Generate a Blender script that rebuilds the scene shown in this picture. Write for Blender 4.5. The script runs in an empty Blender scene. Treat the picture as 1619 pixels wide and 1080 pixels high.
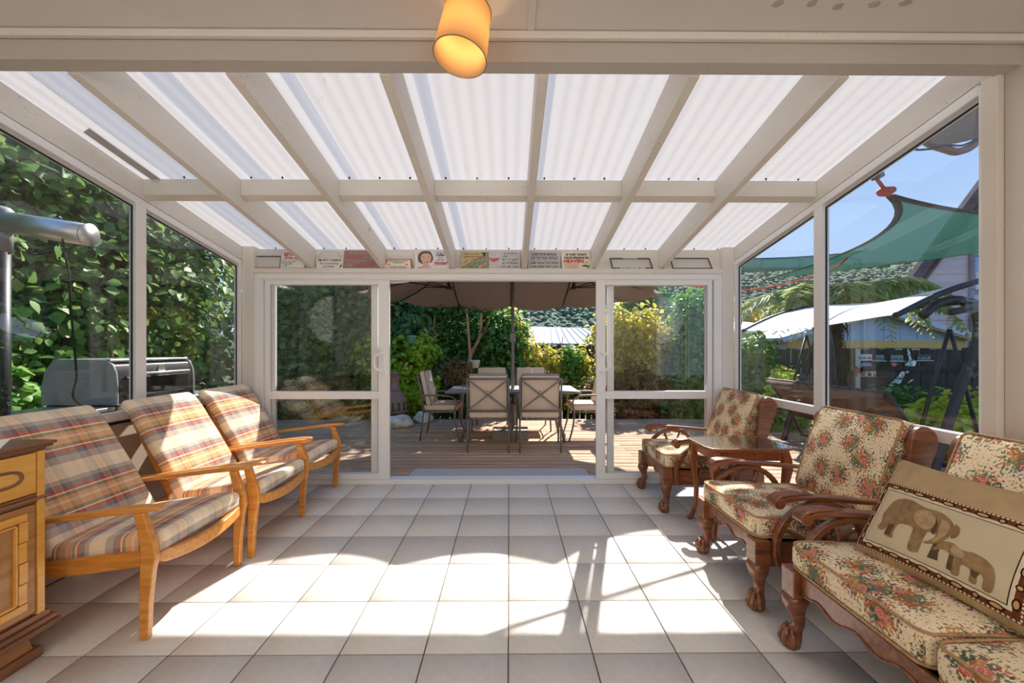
import bpy, bmesh, math, random
import numpy as np
from mathutils import Vector, Matrix, Euler

SC = bpy.context.scene
COL = SC.collection
R = math.radians
random.seed(7)

def lin(h):
    """sRGB hex or 0-255 triple to linear rgba"""
    if isinstance(h, str):
        h = [int(h[i:i+2], 16) for i in (0, 2, 4)]
    c = [x/255 for x in h]
    return tuple((x/12.92 if x <= .04045 else ((x+.055)/1.055)**2.4) for x in c) + (1,)

# ------------------------------------------------------------------ camera, sky, sun, exposure
cam_d = bpy.data.cameras.new('camera')
cam = bpy.data.objects.new('camera', cam_d); COL.objects.link(cam)
cam_d.sensor_width = 36; cam_d.lens = 634/1619*36
cam_d.shift_y = 11.3/1619
cam_d.clip_start = .02; cam_d.clip_end = 2000
cam.location = (0, 0, 1.3); cam.rotation_euler = (R(90), 0, R(-.424))
SC.camera = cam

SUN_DIR = Vector((-.296, -1, -.917)).normalized()
sun_d = bpy.data.lights.new('sun', 'SUN'); sun = bpy.data.objects.new('sun', sun_d); COL.objects.link(sun)
sun_d.energy = 4.15; sun_d.angle = R(.6); sun_d.color = (1, .945, .87)
sun.rotation_euler = SUN_DIR.to_track_quat('-Z', 'Y').to_euler()
sun.location = (3, 10, 12)

# added fill lights without fixtures, unseen behind the camera, to brighten the interior
for i, (x, y) in enumerate(((-1.25, -1.3), (1.05, -1.3))):
    d_ = bpy.data.lights.new('fill_light', 'POINT'); d_.energy = 20; d_.color = (1, .965, .93); d_.shadow_soft_size = .55
    o_ = bpy.data.objects.new('fill_light', d_); COL.objects.link(o_); o_.location = (x, y, 1.95)

W = bpy.data.worlds.new('sky'); SC.world = W; W.use_nodes = True
wn = W.node_tree.nodes; wl = W.node_tree.links; wn.clear()
g = wn.new('ShaderNodeTexCoord'); sx = wn.new('ShaderNodeSeparateXYZ'); wl.new(g.outputs['Generated'], sx.inputs[0])
rp = wn.new('ShaderNodeValToRGB'); wl.new(sx.outputs['Z'], rp.inputs[0])
e = rp.color_ramp.elements
e[0].position = 0; e[0].color = lin((190, 210, 236))
e[1].position = 1; e[1].color = lin((92, 138, 210))
k = e.new(.22); k.color = lin((166, 196, 236))
k = e.new(.5); k.color = lin((126, 166, 224))
bg = wn.new('ShaderNodeBackground'); wl.new(rp.outputs[0], bg.inputs[0]); bg.inputs[1].default_value = 0.535
wo = wn.new('ShaderNodeOutputWorld'); wl.new(bg.outputs[0], wo.inputs[0])

vs = SC.view_settings
SC.display_settings.display_device = 'sRGB'
vs.view_transform = 'Standard'; vs.look = 'None'; vs.exposure = 1.32; vs.gamma = 1; vs.use_curve_mapping = False
SC.cycles.max_bounces = 10; SC.cycles.diffuse_bounces = 7; SC.cycles.glossy_bounces = 4
SC.cycles.transmission_bounces = 6; SC.cycles.transparent_max_bounces = 16
SC.cycles.caustics_reflective = False; SC.cycles.caustics_refractive = False
SC.cycles.sample_clamp_indirect = 10
SC.cycles.use_denoising = True

# ------------------------------------------------------------------ mesh builder
class MB:
    def __init__(s): s.v = []; s.f = []; s.uv = {}; s.mi = []; s.m = 0
    def add(s, vs, fs, uvs=None):
        o = len(s.v); s.v += [tuple(p) for p in vs]
        for i, f in enumerate(fs):
            if uvs: s.uv[len(s.f)] = uvs[i]
            s.f.append([o+j for j in f]); s.mi.append(s.m)
        return s
    def bx(s, x0, x1, y0, y1, z0, z1):
        v = [(x0,y0,z0),(x1,y0,z0),(x1,y1,z0),(x0,y1,z0),(x0,y0,z1),(x1,y0,z1),(x1,y1,z1),(x0,y1,z1)]
        return s.add(v, [(0,3,2,1),(4,5,6,7),(0,1,5,4),(1,2,6,5),(2,3,7,6),(3,0,4,7)])
    def hexa(s, v):
        return s.add(v, [(0,3,2,1),(4,5,6,7),(0,1,5,4),(1,2,6,5),(2,3,7,6),(3,0,4,7)])
    def bar(s, a, b, w, h, up=(0,0,1)):
        """rectangular bar from a to b, width w, height h along up"""
        a = Vector(a); b = Vector(b); d = (b-a).normalized(); u = Vector(up)
        r = d.cross(u).normalized(); u = r.cross(d).normalized()
        r *= w/2; u *= h/2
        return s.hexa([a-r-u, a+r-u, b+r-u, b-r-u, a-r+u, a+r+u, b+r+u, b-r+u])
    def loft(s, rings, cap=True, closed=False):
        n = len(rings[0]); o = len(s.v)
        fs = []
        m = len(rings)
        for i in range(m if closed else m-1):
            for j in range(n):
                a = i*n+j; b = i*n+(j+1) % n; i2 = (i+1) % m
                fs.append((a, b, i2*n+(j+1) % n, i2*n+j))
        if cap and not closed:
            fs.append(tuple(range(n-1, -1, -1))); fs.append(tuple(range((m-1)*n, m*n)))
        return s.add([p for r in rings for p in r], fs)
    def tube(s, pts, r, n=8, cap=True, closed=False, sq=1):
        pts = [Vector(p) for p in pts]; m = len(pts)
        rs = r if isinstance(r, (list, tuple)) else [r]*m
        rings = []; prev = None
        for i, p in enumerate(pts):
            if closed: t = pts[(i+1) % m]-pts[i-1]
            else: t = pts[min(i+1, m-1)]-pts[max(i-1, 0)]
            t.normalize()
            if prev is None:
                u = Vector((0,0,1)) if abs(t.z) < .9 else Vector((1,0,0))
                u = (u - t*u.dot(t)).normalized()
            else:
                u = (prev - t*prev.dot(t)).normalized()
            prev = u; w = t.cross(u)
            rings.append([p + (u*math.cos(2*math.pi*j/n)*sq + w*math.sin(2*math.pi*j/n))*rs[i] for j in range(n)])
        return s.loft(rings, cap, closed)
    def lathe(s, prof, n=16, c=(0,0,0)):
        return s.loft([[(c[0]+r*math.cos(2*math.pi*j/n), c[1]+r*math.sin(2*math.pi*j/n), c[2]+z) for j in range(n)] for r, z in prof])
    def prism(s, poly, t0, t1, plane='xz'):
        n = len(poly)
        def P(a, b, t): return {'xz': (a, t, b), 'xy': (a, b, t), 'yz': (t, a, b)}[plane]
        v = [P(a, b, t0) for a, b in poly] + [P(a, b, t1) for a, b in poly]
        fs = [tuple(range(n-1, -1, -1)), tuple(range(n, 2*n))] + [(i, (i+1) % n, n+(i+1) % n, n+i) for i in range(n)]
        return s.add(v, fs)
    def ball(s, c, r, nu=12, nv=8):
        if not isinstance(r, (tuple, list)): r = (r, r, r)
        return s.loft([[(c[0]+r[0]*math.sin(math.pi*i/nv)*math.cos(2*math.pi*j/nu) if 0 < i < nv else c[0]+r[0]*.02*math.cos(2*math.pi*j/nu),
                         c[1]+r[1]*math.sin(math.pi*i/nv)*math.sin(2*math.pi*j/nu) if 0 < i < nv else c[1]+r[1]*.02*math.sin(2*math.pi*j/nu),
                         c[2]-r[2]*math.cos(math.pi*i/nv)) for j in range(nu)] for i in range(nv+1)])
    def disc(s, c, r, h, n=20, ax='z'):
        mk = {'z': lambda a, b, t: (c[0]+a, c[1]+b, c[2]+t), 'y': lambda a, b, t: (c[0]+a, c[1]+t, c[2]+b), 'x': lambda a, b, t: (c[0]+t, c[1]+a, c[2]+b)}[ax]
        return s.loft([[mk(r*math.cos(2*math.pi*j/n), r*math.sin(2*math.pi*j/n), t) for j in range(n)] for t in (-h/2, h/2)])
    def map(s, fn): s.v = [tuple(fn(*p)) for p in s.v]; return s
    def mesh(s, name, smooth=False):
        me = bpy.data.meshes.new(name); me.from_pydata(s.v, [], s.f)
        if s.uv:
            ul = me.uv_layers.new(name='uv'); i = 0
            for k, f in enumerate(s.f):
                q = s.uv.get(k)
                for j in range(len(f)):
                    if q: ul.data[i].uv = q[j]
                    i += 1
        if any(s.mi): me.polygons.foreach_set('material_index', s.mi)
        bm = bmesh.new(); bm.from_mesh(me); bmesh.ops.recalc_face_normals(bm, faces=bm.faces); bm.to_mesh(me); bm.free()
        if smooth: me.polygons.foreach_set('use_smooth', [True]*len(me.polygons))
        me.update(); return me

def obj(name, mb, mat=None, parent=None, loc=None, rot=None, bevel=0, smooth=False, seg=2, kind=None, label=None):
    me = mb if isinstance(mb, bpy.types.Mesh) else mb.mesh(name, smooth or bevel > 0)
    if mat is not None and not me.materials:
        for m in (mat if isinstance(mat, (list, tuple)) else [mat]): me.materials.append(m)
    o = bpy.data.objects.new(name, me); COL.objects.link(o)
    if parent is not None: o.parent = parent
    if loc is not None: o.location = loc
    if rot is not None: o.rotation_euler = rot
    if bevel:
        b = o.modifiers.new('bevel', 'BEVEL'); b.width = bevel; b.segments = seg; b.limit_method = 'ANGLE'; b.angle_limit = R(40); b.harden_normals = True
    if kind: o['kind'] = kind
    if label: o['label'] = label
    return o

def tag(o, label=None, cat=None, group=None, kind=None):
    if label: o['label'] = label
    if cat: o['category'] = cat
    if group: o['group'] = group
    if kind: o['kind'] = kind
    return o

def empty(name, loc=(0,0,0), rz=0, label=None, cat=None, group=None, kind=None):
    o = bpy.data.objects.new(name, None); COL.objects.link(o); o.empty_display_size = .1
    o.location = loc; o.rotation_euler = (0, 0, rz)
    return tag(o, label, cat, group, kind)

def kids(o): return [c for c in bpy.data.objects if c.parent == o]
def copy_tree(o, parent=None):
    c = o.copy(); COL.objects.link(c)
    if parent is not None: c.parent = parent
    for ch in list(kids(o)): copy_tree(ch, c)
    return c

def rbox(w, l, h, r, puff=0, fn=None, n=7, m=3):
    """soft cushion: rounded box w(x) l(y) h(z), puffed top and bottom, uv in metres; fn remaps points"""
    hw, hl, hh = w/2, l/2, h/2
    def ts(half):
        e = [(-half + r*(1-math.cos(a*math.pi/2/m)))/half for a in range(m)]
        inner = [-1+r/half + (2-2*r/half)*i/n for i in range(n+1)]
        return e + inner + [-x for x in reversed(e)]
    X, Y = ts(hw), ts(hl); Z = ts(hh) if hh > r else [(-1+2*i/(2*m)) for i in range(2*m+1)]
    rr = min(r, hh)
    def P(x, y, z):
        p = Vector((x*hw, y*hl, z*hh))
        q = Vector((max(-hw+r, min(hw-r, p.x)), max(-hl+r, min(hl-r, p.y)), max(-hh+rr, min(hh-rr, p.z))))
        d = p-q
        d = Vector((d.x, d.y, d.z*r/rr if rr else 0))
        if d.length > 1e-9:
            d.normalize(); p = q + Vector((d.x*r, d.y*r, d.z*rr))
        p.z += puff*(1-x*x)*(1-y*y)*(1 if z > 0 else -1 if z < 0 else 0)
        b = 1 + .02*(1-z*z)*0
        return (p.x*b, p.y*b, p.z)
    mb = MB()
    def face(A, B, f, uvf):
        na, nb = len(A), len(B)
        vs = [f(a, b) for a in A for b in B]; uu = [uvf(a, b) for a in A for b in B]
        fs = []; uv = []
        for i in range(na-1):
            for j in range(nb-1):
                q = (i*nb+j, (i+1)*nb+j, (i+1)*nb+j+1, i*nb+j+1); fs.append(q); uv.append([uu[t] for t in q])
        mb.add(vs, fs, uv)
    face(X, Y, lambda a, b: P(a, b, 1), lambda a, b: (a*hw, b*hl))
    face(X, Y, lambda a, b: P(a, b, -1), lambda a, b: (a*hw, b*hl+3))
    face(X, Z, lambda a, b: P(a, 1, b), lambda a, b: (a*hw, hl+hh-b*hh))
    face(X, Z, lambda a, b: P(a, -1, b), lambda a, b: (a*hw, -hl-hh+b*hh))
    face(Y, Z, lambda a, b: P(1, a, b), lambda a, b: (hw+hh-b*hh, a*hl))
    face(Y, Z, lambda a, b: P(-1, a, b), lambda a, b: (-hw-hh+b*hh, a*hl))
    if fn: mb.map(fn)
    me = mb.mesh('cushion', True)
    bm = bmesh.new(); bm.from_mesh(me); bmesh.ops.remove_doubles(bm, verts=bm.verts, dist=1e-5)
    bmesh.ops.recalc_face_normals(bm, faces=bm.faces); bm.to_mesh(me); bm.free()
    me.polygons.foreach_set('use_smooth', [True]*len(me.polygons))
    return me

def outline(w, l, r, z, n=5, k=8):
    """rounded rectangle loop for piping"""
    pts = []
    for cx, cy, a0 in ((w/2-r, l/2-r, 0), (-w/2+r, l/2-r, 90), (-w/2+r, -l/2+r, 180), (w/2-r, -l/2+r, 270)):
        for i in range(n+1):
            a = R(a0+90*i/n); pts.append((cx+r*math.cos(a), cy+r*math.sin(a), z))
    out = []
    for i, p in enumerate(pts):
        q = pts[(i+1) % len(pts)]; d = math.dist(p, q)
        c = max(1, int(d/.06))
        for j in range(c): out.append(tuple(p[t]+(q[t]-p[t])*j/c for t in range(3)))
    return out

def curve_pts(P, n=12):
    """Catmull-Rom through points"""
    P = [Vector(p) for p in P]; out = []
    for i in range(len(P)-1):
        p0 = P[max(i-1, 0)]; p1 = P[i]; p2 = P[i+1]; p3 = P[min(i+2, len(P)-1)]
        for j in range(n):
            t = j/n
            out.append(.5*((2*p1)+(-p0+p2)*t+(2*p0-5*p1+4*p2-p3)*t*t+(-p0+3*p1-3*p2+p3)*t**3))
    return out + [P[-1]]

_fonts = {}
def text(name, s, size, mat, parent, x, z, y=-.004, width=None, align='CENTER', shear=0, bold=0, rot=0):
    c = bpy.data.curves.new(name, 'FONT'); c.body = s; c.size = size; c.align_x = align; c.align_y = 'CENTER'
    c.extrude = .0006; c.shear = shear; c.offset = bold; c.resolution_u = 3
    o = bpy.data.objects.new(name, c); COL.objects.link(o)
    dg = bpy.context.evaluated_depsgraph_get(); dg.update()
    me = bpy.data.meshes.new_from_object(o.evaluated_get(dg)); bpy.data.objects.remove(o); bpy.data.curves.remove(c)
    me.materials.clear()
    n = obj(name, me, mat, parent, (x, y, z), (R(90), rot, 0))
    if width:
        xs = [v.co.x for v in me.vertices]
        if xs and max(xs) > min(xs): n.scale.x = width/(max(xs)-min(xs))
    return n

# ------------------------------------------------------------------ leaves, in numpy
LEAF = np.array([[0,0,0],[.36,.38,.07],[.26,.74,.04],[0,1,-.08],[-.26,.74,.04],[-.36,.38,.07]], float)
NEEDLE = np.array([[0,0,0],[.10,.3,.02],[.07,.75,.01],[0,1,-.04],[-.07,.75,.01],[-.10,.3,.02]], float)
def leaves(name, parent, mat, blobs, n, size, seed=0, shell=.45, tpl=LEAF, up=.5, out=.6, kind='stuff', zmin=None, jit=.35):
    rng = np.random.default_rng(seed)
    b = np.array([q[:6] for q in blobs], float); w = np.array([q[3]*q[4]+q[4]*q[5]+q[3]*q[5] for q in blobs]); w /= w.sum()
    k = rng.choice(len(b), n, p=w)
    d = rng.normal(size=(n, 3)); d /= np.linalg.norm(d, axis=1)[:, None]
    r = rng.random(n)**shell
    lump = 1+.16*np.sin(d[:, 0]*5+k)*np.cos(d[:, 2]*6+k*2)+.1*np.sin(d[:, 1]*9+k)
    c = b[k, :3] + d*b[k, 3:]*(r*lump)[:, None]
    nrm = d*out + rng.normal(size=(n, 3))*.45; nrm[:, 2] += up; nrm /= np.linalg.norm(nrm, axis=1)[:, None]
    t = rng.normal(size=(n, 3)); t[:, 2] -= .5; t -= nrm*(t*nrm).sum(1)[:, None]; t /= np.linalg.norm(t, axis=1)[:, None]
    u = np.cross(t, nrm)
    s = size*(1-jit+2*jit*rng.random(n))
    V = c[:, None, :] + s[:, None, None]*(tpl[None, :, 0:1]*u[:, None] + tpl[None, :, 1:2]*t[:, None] + tpl[None, :, 2:3]*nrm[:, None])
    if zmin is not None:
        V = V[V[:, :, 2].min(1) > zmin]; n = len(V)
    return leafmesh(name, V, parent, mat, kind)
def leafmesh(name, V, parent, mat, kind='stuff'):
    n, kk = V.shape[:2]
    me = bpy.data.meshes.new(name)
    me.vertices.add(n*kk); me.vertices.foreach_set('co', V.reshape(-1).astype(np.float32))
    base = (np.arange(n)*kk)[:, None]
    L = (base + np.array([[0,1,2,3,0,3,4,5]])).reshape(-1)
    me.loops.add(n*8); me.loops.foreach_set('vertex_index', L.astype(np.int32))
    me.polygons.add(n*2); me.polygons.foreach_set('loop_start', (np.arange(n*2)*4).astype(np.int32))
    me.update(calc_edges=True); me.validate()
    return obj(name, me, mat, parent, kind=kind)

# ------------------------------------------------------------------ materials
def NT(name):
    m = bpy.data.materials.new(name); m.use_nodes = True; n = m.node_tree.nodes; l = m.node_tree.links
    return m, n, l, n['Principled BSDF']
def nd(n, t, **kw):
    q = n.new('ShaderNode'+t)
    for k, v in kw.items():
        if k.startswith('i_'): q.inputs[int(k[2:]) if k[2:].isdigit() else k[2:]].default_value = v
        else: setattr(q, k, v)
    return q
def ramp(n, stops, interp='LINEAR'):
    q = n.new('ShaderNodeValToRGB'); cr = q.color_ramp; cr.interpolation = interp
    cr.elements[0].position = stops[0][0]; cr.elements[0].color = stops[0][1]
    cr.elements[1].position = stops[-1][0]; cr.elements[1].color = stops[-1][1]
    for p, c in stops[1:-1]: x = cr.elements.new(p); x.color = c
    return q
def mix(n, l, a, b, f, mode='MIX'):
    q = n.new('ShaderNodeMix'); q.data_type = 'RGBA'; q.blend_type = mode
    for s, i in ((f, 0), (a, 6), (b, 7)):
        if isinstance(s, bpy.types.NodeSocket): l.new(s, q.inputs[i])
        else: q.inputs[i].default_value = s
    return q.outputs[2]
def plain(name, col, rough=.6, metal=0, var=.06, scale=8, bump=0, bscale=60, spec=.5, stretch=(1,1,1), coat=0):
    m, n, l, b = NT(name); c = lin(col)
    b.inputs['Roughness'].default_value = rough; b.inputs['Metallic'].default_value = metal; b.inputs['Specular IOR Level'].default_value = spec
    b.inputs['Coat Weight'].default_value = coat
    tc = nd(n, 'TexCoord'); mp = nd(n, 'Mapping'); l.new(tc.outputs['Object'], mp.inputs[0]); mp.inputs['Scale'].default_value = stretch
    no = nd(n, 'TexNoise'); l.new(mp.outputs[0], no.inputs['Vector']); no.inputs['Scale'].default_value = scale; no.inputs['Detail'].default_value = 5
    r = ramp(n, [(.3, tuple(x*(1-var) for x in c[:3])+(1,)), (.7, tuple(min(1, x*(1+var)) for x in c[:3])+(1,))])
    l.new(no.outputs[0], r.inputs[0]); l.new(r.outputs[0], b.inputs['Base Color'])
    if bump:
        n2 = nd(n, 'TexNoise'); l.new(mp.outputs[0], n2.inputs['Vector']); n2.inputs['Scale'].default_value = bscale; n2.inputs['Detail'].default_value = 4
        bp = nd(n, 'Bump'); bp.inputs['Strength'].default_value = bump; bp.inputs['Distance'].default_value = .01
        l.new(n2.outputs[0], bp.inputs['Height']); l.new(bp.outputs[0], b.inputs['Normal'])
    return m
def wood(name, c1, c2, c3, rough=.4, stretch=(1.5, 14, 14), scale=3, coat=.3, objvar=0, bump=.1):
    m, n, l, b = NT(name)
    tc = nd(n, 'TexCoord'); mp = nd(n, 'Mapping'); l.new(tc.outputs['Object'], mp.inputs[0]); mp.inputs['Scale'].default_value = stretch
    oi = nd(n, 'ObjectInfo'); l.new(oi.outputs['Random'], mp.inputs['Location'])
    vm = nd(n, 'VectorMath', operation='SCALE'); l.new(oi.outputs['Random'], vm.inputs['Scale']); vm.inputs[0].default_value = (37, 91, 53); l.new(vm.outputs[0], mp.inputs['Location'])
    no = nd(n, 'TexNoise', i_Scale=scale, i_Detail=8, i_Roughness=.65, i_Distortion=.6); l.new(mp.outputs[0], no.inputs['Vector'])
    r = ramp(n, [(.28, lin(c1)), (.5, lin(c2)), (.72, lin(c3))]); l.new(no.outputs[0], r.inputs[0])
    col = r.outputs[0]
    if objvar:
        hs = nd(n, 'HueSaturation'); l.new(col, hs.inputs['Color'])
        ma = nd(n, 'MapRange', i_3=1-objvar, i_4=1+objvar); l.new(oi.outputs['Random'], ma.inputs[0]); l.new(ma.outputs[0], hs.inputs['Value']); col = hs.outputs[0]
    l.new(col, b.inputs['Base Color']); b.inputs['Roughness'].default_value = rough; b.inputs['Coat Weight'].default_value = coat; b.inputs['Coat Roughness'].default_value = .25
    bp = nd(n, 'Bump', i_Strength=bump, i_Distance=.004); l.new(no.outputs[0], bp.inputs['Height']); l.new(bp.outputs[0], b.inputs['Normal'])
    return m
def leafmat(name, cols, trans=.45, rough=.45, objrand=False):
    m, n, l, b = NT(name)
    if objrand: src = nd(n, 'ObjectInfo').outputs['Random']
    else: src = nd(n, 'NewGeometry').outputs['Random Per Island']
    r = ramp(n, [(i/(len(cols)-1), lin(c)) for i, c in enumerate(cols)]); l.new(src, r.inputs[0])
    l.new(r.outputs[0], b.inputs['Base Color']); b.inputs['Roughness'].default_value = rough; b.inputs['Specular IOR Level'].default_value = .35
    t = nd(n, 'BsdfTranslucent'); l.new(mix(n, l, r.outputs[0], (.9, 1, .25, 1), .25, 'MULTIPLY') if 0 else r.outputs[0], t.inputs[0])
    mx = nd(n, 'MixShader'); mx.inputs[0].default_value = trans; l.new(b.outputs[0], mx.inputs[1]); l.new(t.outputs[0], mx.inputs[2])
    l.new(mx.outputs[0], n['Material Output'].inputs[0]); return m
def glassmat(name, tint=(1,1,1), refl=1.0, dirt=0):
    m, n, l, b = NT(name); n.remove(b)
    tr = nd(n, 'BsdfTransparent'); tr.inputs[0].default_value = tuple(tint)+(1,)
    gl = nd(n, 'BsdfGlossy'); gl.inputs['Roughness'].default_value = 0.0
    lw = nd(n, 'LayerWeight'); lw.inputs[0].default_value = .5      # facing = 1-|cos|, the same from both sides
    p5 = nd(n, 'Math', operation='POWER', i_1=5.0); l.new(lw.outputs['Facing'], p5.inputs[0])
    mu = nd(n, 'Math', operation='MULTIPLY_ADD', i_1=.9*refl, i_2=.04*refl); l.new(p5.outputs[0], mu.inputs[0])
    mx = nd(n, 'MixShader'); l.new(mu.outputs[0], mx.inputs[0]); l.new(tr.outputs[0], mx.inputs[1]); l.new(gl.outputs[0], mx.inputs[2])
    outp = mx.outputs[0]
    if dirt:
        tc = nd(n, 'TexCoord'); no = nd(n, 'TexNoise', i_Scale=3, i_Detail=8, i_Roughness=.7); l.new(tc.outputs['Object'], no.inputs['Vector'])
        r = ramp(n, [(.42, (0,0,0,1)), (.8, (dirt,)*3+(1,))]); l.new(no.outputs[0], r.inputs[0])
        df = nd(n, 'BsdfDiffuse'); df.inputs[0].default_value = (.8,.8,.78,1)
        m2 = nd(n, 'MixShader'); l.new(r.outputs[0], m2.inputs[0]); l.new(outp, m2.inputs[1]); l.new(df.outputs[0], m2.inputs[2]); outp = m2.outputs[0]
    l.new(outp, n['Material Output'].inputs[0]); return m

def stained_paint(name, col, spot, amt=.5, rough=.55, thr=.62, scale=55):
    """painted timber with mildew speckle and faint grime"""
    m, n, l, b = NT(name)
    tc = nd(n, 'TexCoord')
    a = nd(n, 'TexNoise', i_Scale=scale, i_Detail=3, i_Roughness=.6); l.new(tc.outputs['Object'], a.inputs['Vector'])
    c = nd(n, 'TexNoise', i_Scale=3.5, i_Detail=4); l.new(tc.outputs['Object'], c.inputs['Vector'])
    ra = ramp(n, [(thr, (0,0,0,1)), (thr+.08, (1,1,1,1))]); l.new(a.outputs[0], ra.inputs[0])
    rc = ramp(n, [(.45, (0,0,0,1)), (.7, (amt,)*3+(1,))]); l.new(c.outputs[0], rc.inputs[0])
    mu = nd(n, 'Math', operation='MULTIPLY'); l.new(ra.outputs[0], mu.inputs[0]); l.new(rc.outputs[0], mu.inputs[1])
    d = nd(n, 'TexNoise', i_Scale=1.6, i_Detail=3); l.new(tc.outputs['Object'], d.inputs['Vector'])
    lc = lin(col)
    rd = ramp(n, [(.35, tuple(x*.93 for x in lc[:3])+(1,)), (.65, lc)]); l.new(d.outputs[0], rd.inputs[0])
    l.new(mix(n, l, rd.outputs[0], lin(spot), mu.outputs[0]), b.inputs['Base Color']); b.inputs['Roughness'].default_value = rough
    return m

M = {}
M['paint'] = stained_paint('painted_timber', (226,221,213), (120,110,98), .45)
M['beam'] = stained_paint('shaded_beam_paint', (192,185,176), (112,100,86), .5)  # same timber paint; the beam's shade is put into this darker colour
M['paint_l'] = stained_paint('painted_rafter', (224,219,211), (112,98,80), .7)
M['ceil'] = plain('ceiling_paint', (212,208,202), .7, var=.02, scale=3)
M['alu'] = plain('white_aluminium', (236,236,236), .35, var=.01, scale=2)
M['walls'] = plain('wall_paint', (222,214,203), .6, var=.03, scale=3)
M['taupe'] = plain('taupe_wall', (188,172,154), .7, var=.03, scale=4)
M['grout'] = plain('grout', (120,112,100), .9, var=.15, scale=30)
M['dark'] = plain('black_rubber', (24,24,26), .6, var=.1)
M['steelgrey'] = plain('dark_bronze_metal', (124,117,110), .5, metal=.1, var=.08)
M['blackmetal'] = plain('black_metal', (34,36,40), .4, metal=.2, var=.1)
M['swingmetal'] = plain('charcoal_tube', (56,58,62), .45, metal=.3, var=.1)
M['stainless'] = plain('stainless_steel', (206,206,204), .42, metal=1, var=.08, scale=6, stretch=(1,40,40))
M['white'] = plain('white_plastic', (240,240,238), .35, var=.02)
M['black'] = plain('black_print', (24,22,22), .6, var=0)
M['red'] = plain('red_print', (200,40,36), .6, var=.05)
M['brass'] = plain('brass', (190,150,90), .3, metal=1)
M['glass'] = glassmat('window_glass', (.985,.99,.985), .75, .006)
M['glass_l'] = glassmat('side_window_glass', (.98,.985,.98), 1.3, .02)
M['amber'] = wood('amber_pine', (196,120,44), (220,148,66), (236,172,92), .35, coat=.5)
M['amber2'] = wood('honey_maple', (214,148,56), (230,168,74), (240,188,98), .35, coat=.4, stretch=(10,1.2,10), scale=2)
M['amber3'] = wood('dull_maple', (150,98,50), (176,126,74), (196,148,96), .5, coat=.2, stretch=(10,1.2,10), scale=2)
M['walnut2'] = wood('worn_walnut', (96,58,32), (128,82,50), (156,108,70), .4, coat=.4, stretch=(10,1.2,10), scale=2)
M['walnut'] = wood('walnut', (82,44,25), (126,74,44), (162,102,64), .32, coat=.6)
M['mahog'] = wood('mahogany', (108,56,28), (146,82,44), (176,110,64), .3, coat=.6, stretch=(12,12,1.2))
M['deck'] = wood('weathered_decking', (158,124,98), (190,156,126), (212,186,158), .85, coat=0, stretch=(1.2,22,22), scale=2, objvar=.16, bump=.4)
M['paling'] = wood('dark_paling', (38,36,36), (54,52,52), (72,68,64), .8, coat=0, stretch=(14,14,1), scale=2, objvar=.25)
M['palingb'] = wood('brown_paling', (70,58,46), (98,84,68), (128,112,92), .85, coat=0, stretch=(14,14,1), scale=2, objvar=.25)
M['bark'] = plain('bark', (190,146,104), .9, var=.3, scale=14, bump=.5, bscale=30, stretch=(1,1,.3))
M['bark_d'] = plain('dark_bark', (70,54,42), .9, var=.4, scale=14, bump=.5, bscale=30, stretch=(1,1,.3))
M['soil'] = plain('soil', (74,66,48), .95, var=.3, scale=3, bump=.3)
M['rock'] = plain('pale_rock', (226,220,208), .85, var=.4, scale=9, bump=1, bscale=14)
M['rust'] = plain('rusted_iron', (150,126,116), .7, metal=.2, var=.2, scale=10, bump=.2)
M['mat'] = plain('grey_mat', (196,192,190), .95, var=.06, scale=40, bump=.4, bscale=300)

def tile_mat():
    m, n, l, b = NT('floor_tile'); oi = nd(n, 'ObjectInfo'); tc = nd(n, 'TexCoord')
    no = nd(n, 'TexNoise', i_Scale=30, i_Detail=4); l.new(tc.outputs['Object'], no.inputs['Vector'])
    r = ramp(n, [(.3, lin((213,209,203))), (.7, lin((222,218,212)))]); l.new(no.outputs[0], r.inputs[0])
    hs = nd(n, 'HueSaturation'); l.new(r.outputs[0], hs.inputs['Color']); ma = nd(n, 'MapRange', i_3=.97, i_4=1.03); l.new(oi.outputs['Random'], ma.inputs[0]); l.new(ma.outputs[0], hs.inputs['Value'])
    l.new(hs.outputs[0], b.inputs['Base Color']); b.inputs['Roughness'].default_value = .5; b.inputs['Specular IOR Level'].default_value = .4
    bp = nd(n, 'Bump', i_Strength=.08, i_Distance=.003); n2 = nd(n, 'TexNoise', i_Scale=120); l.new(tc.outputs['Object'], n2.inputs['Vector']); l.new(n2.outputs[0], bp.inputs['Height']); l.new(bp.outputs[0], b.inputs['Normal'])
    return m
M['tile'] = tile_mat()

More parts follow.
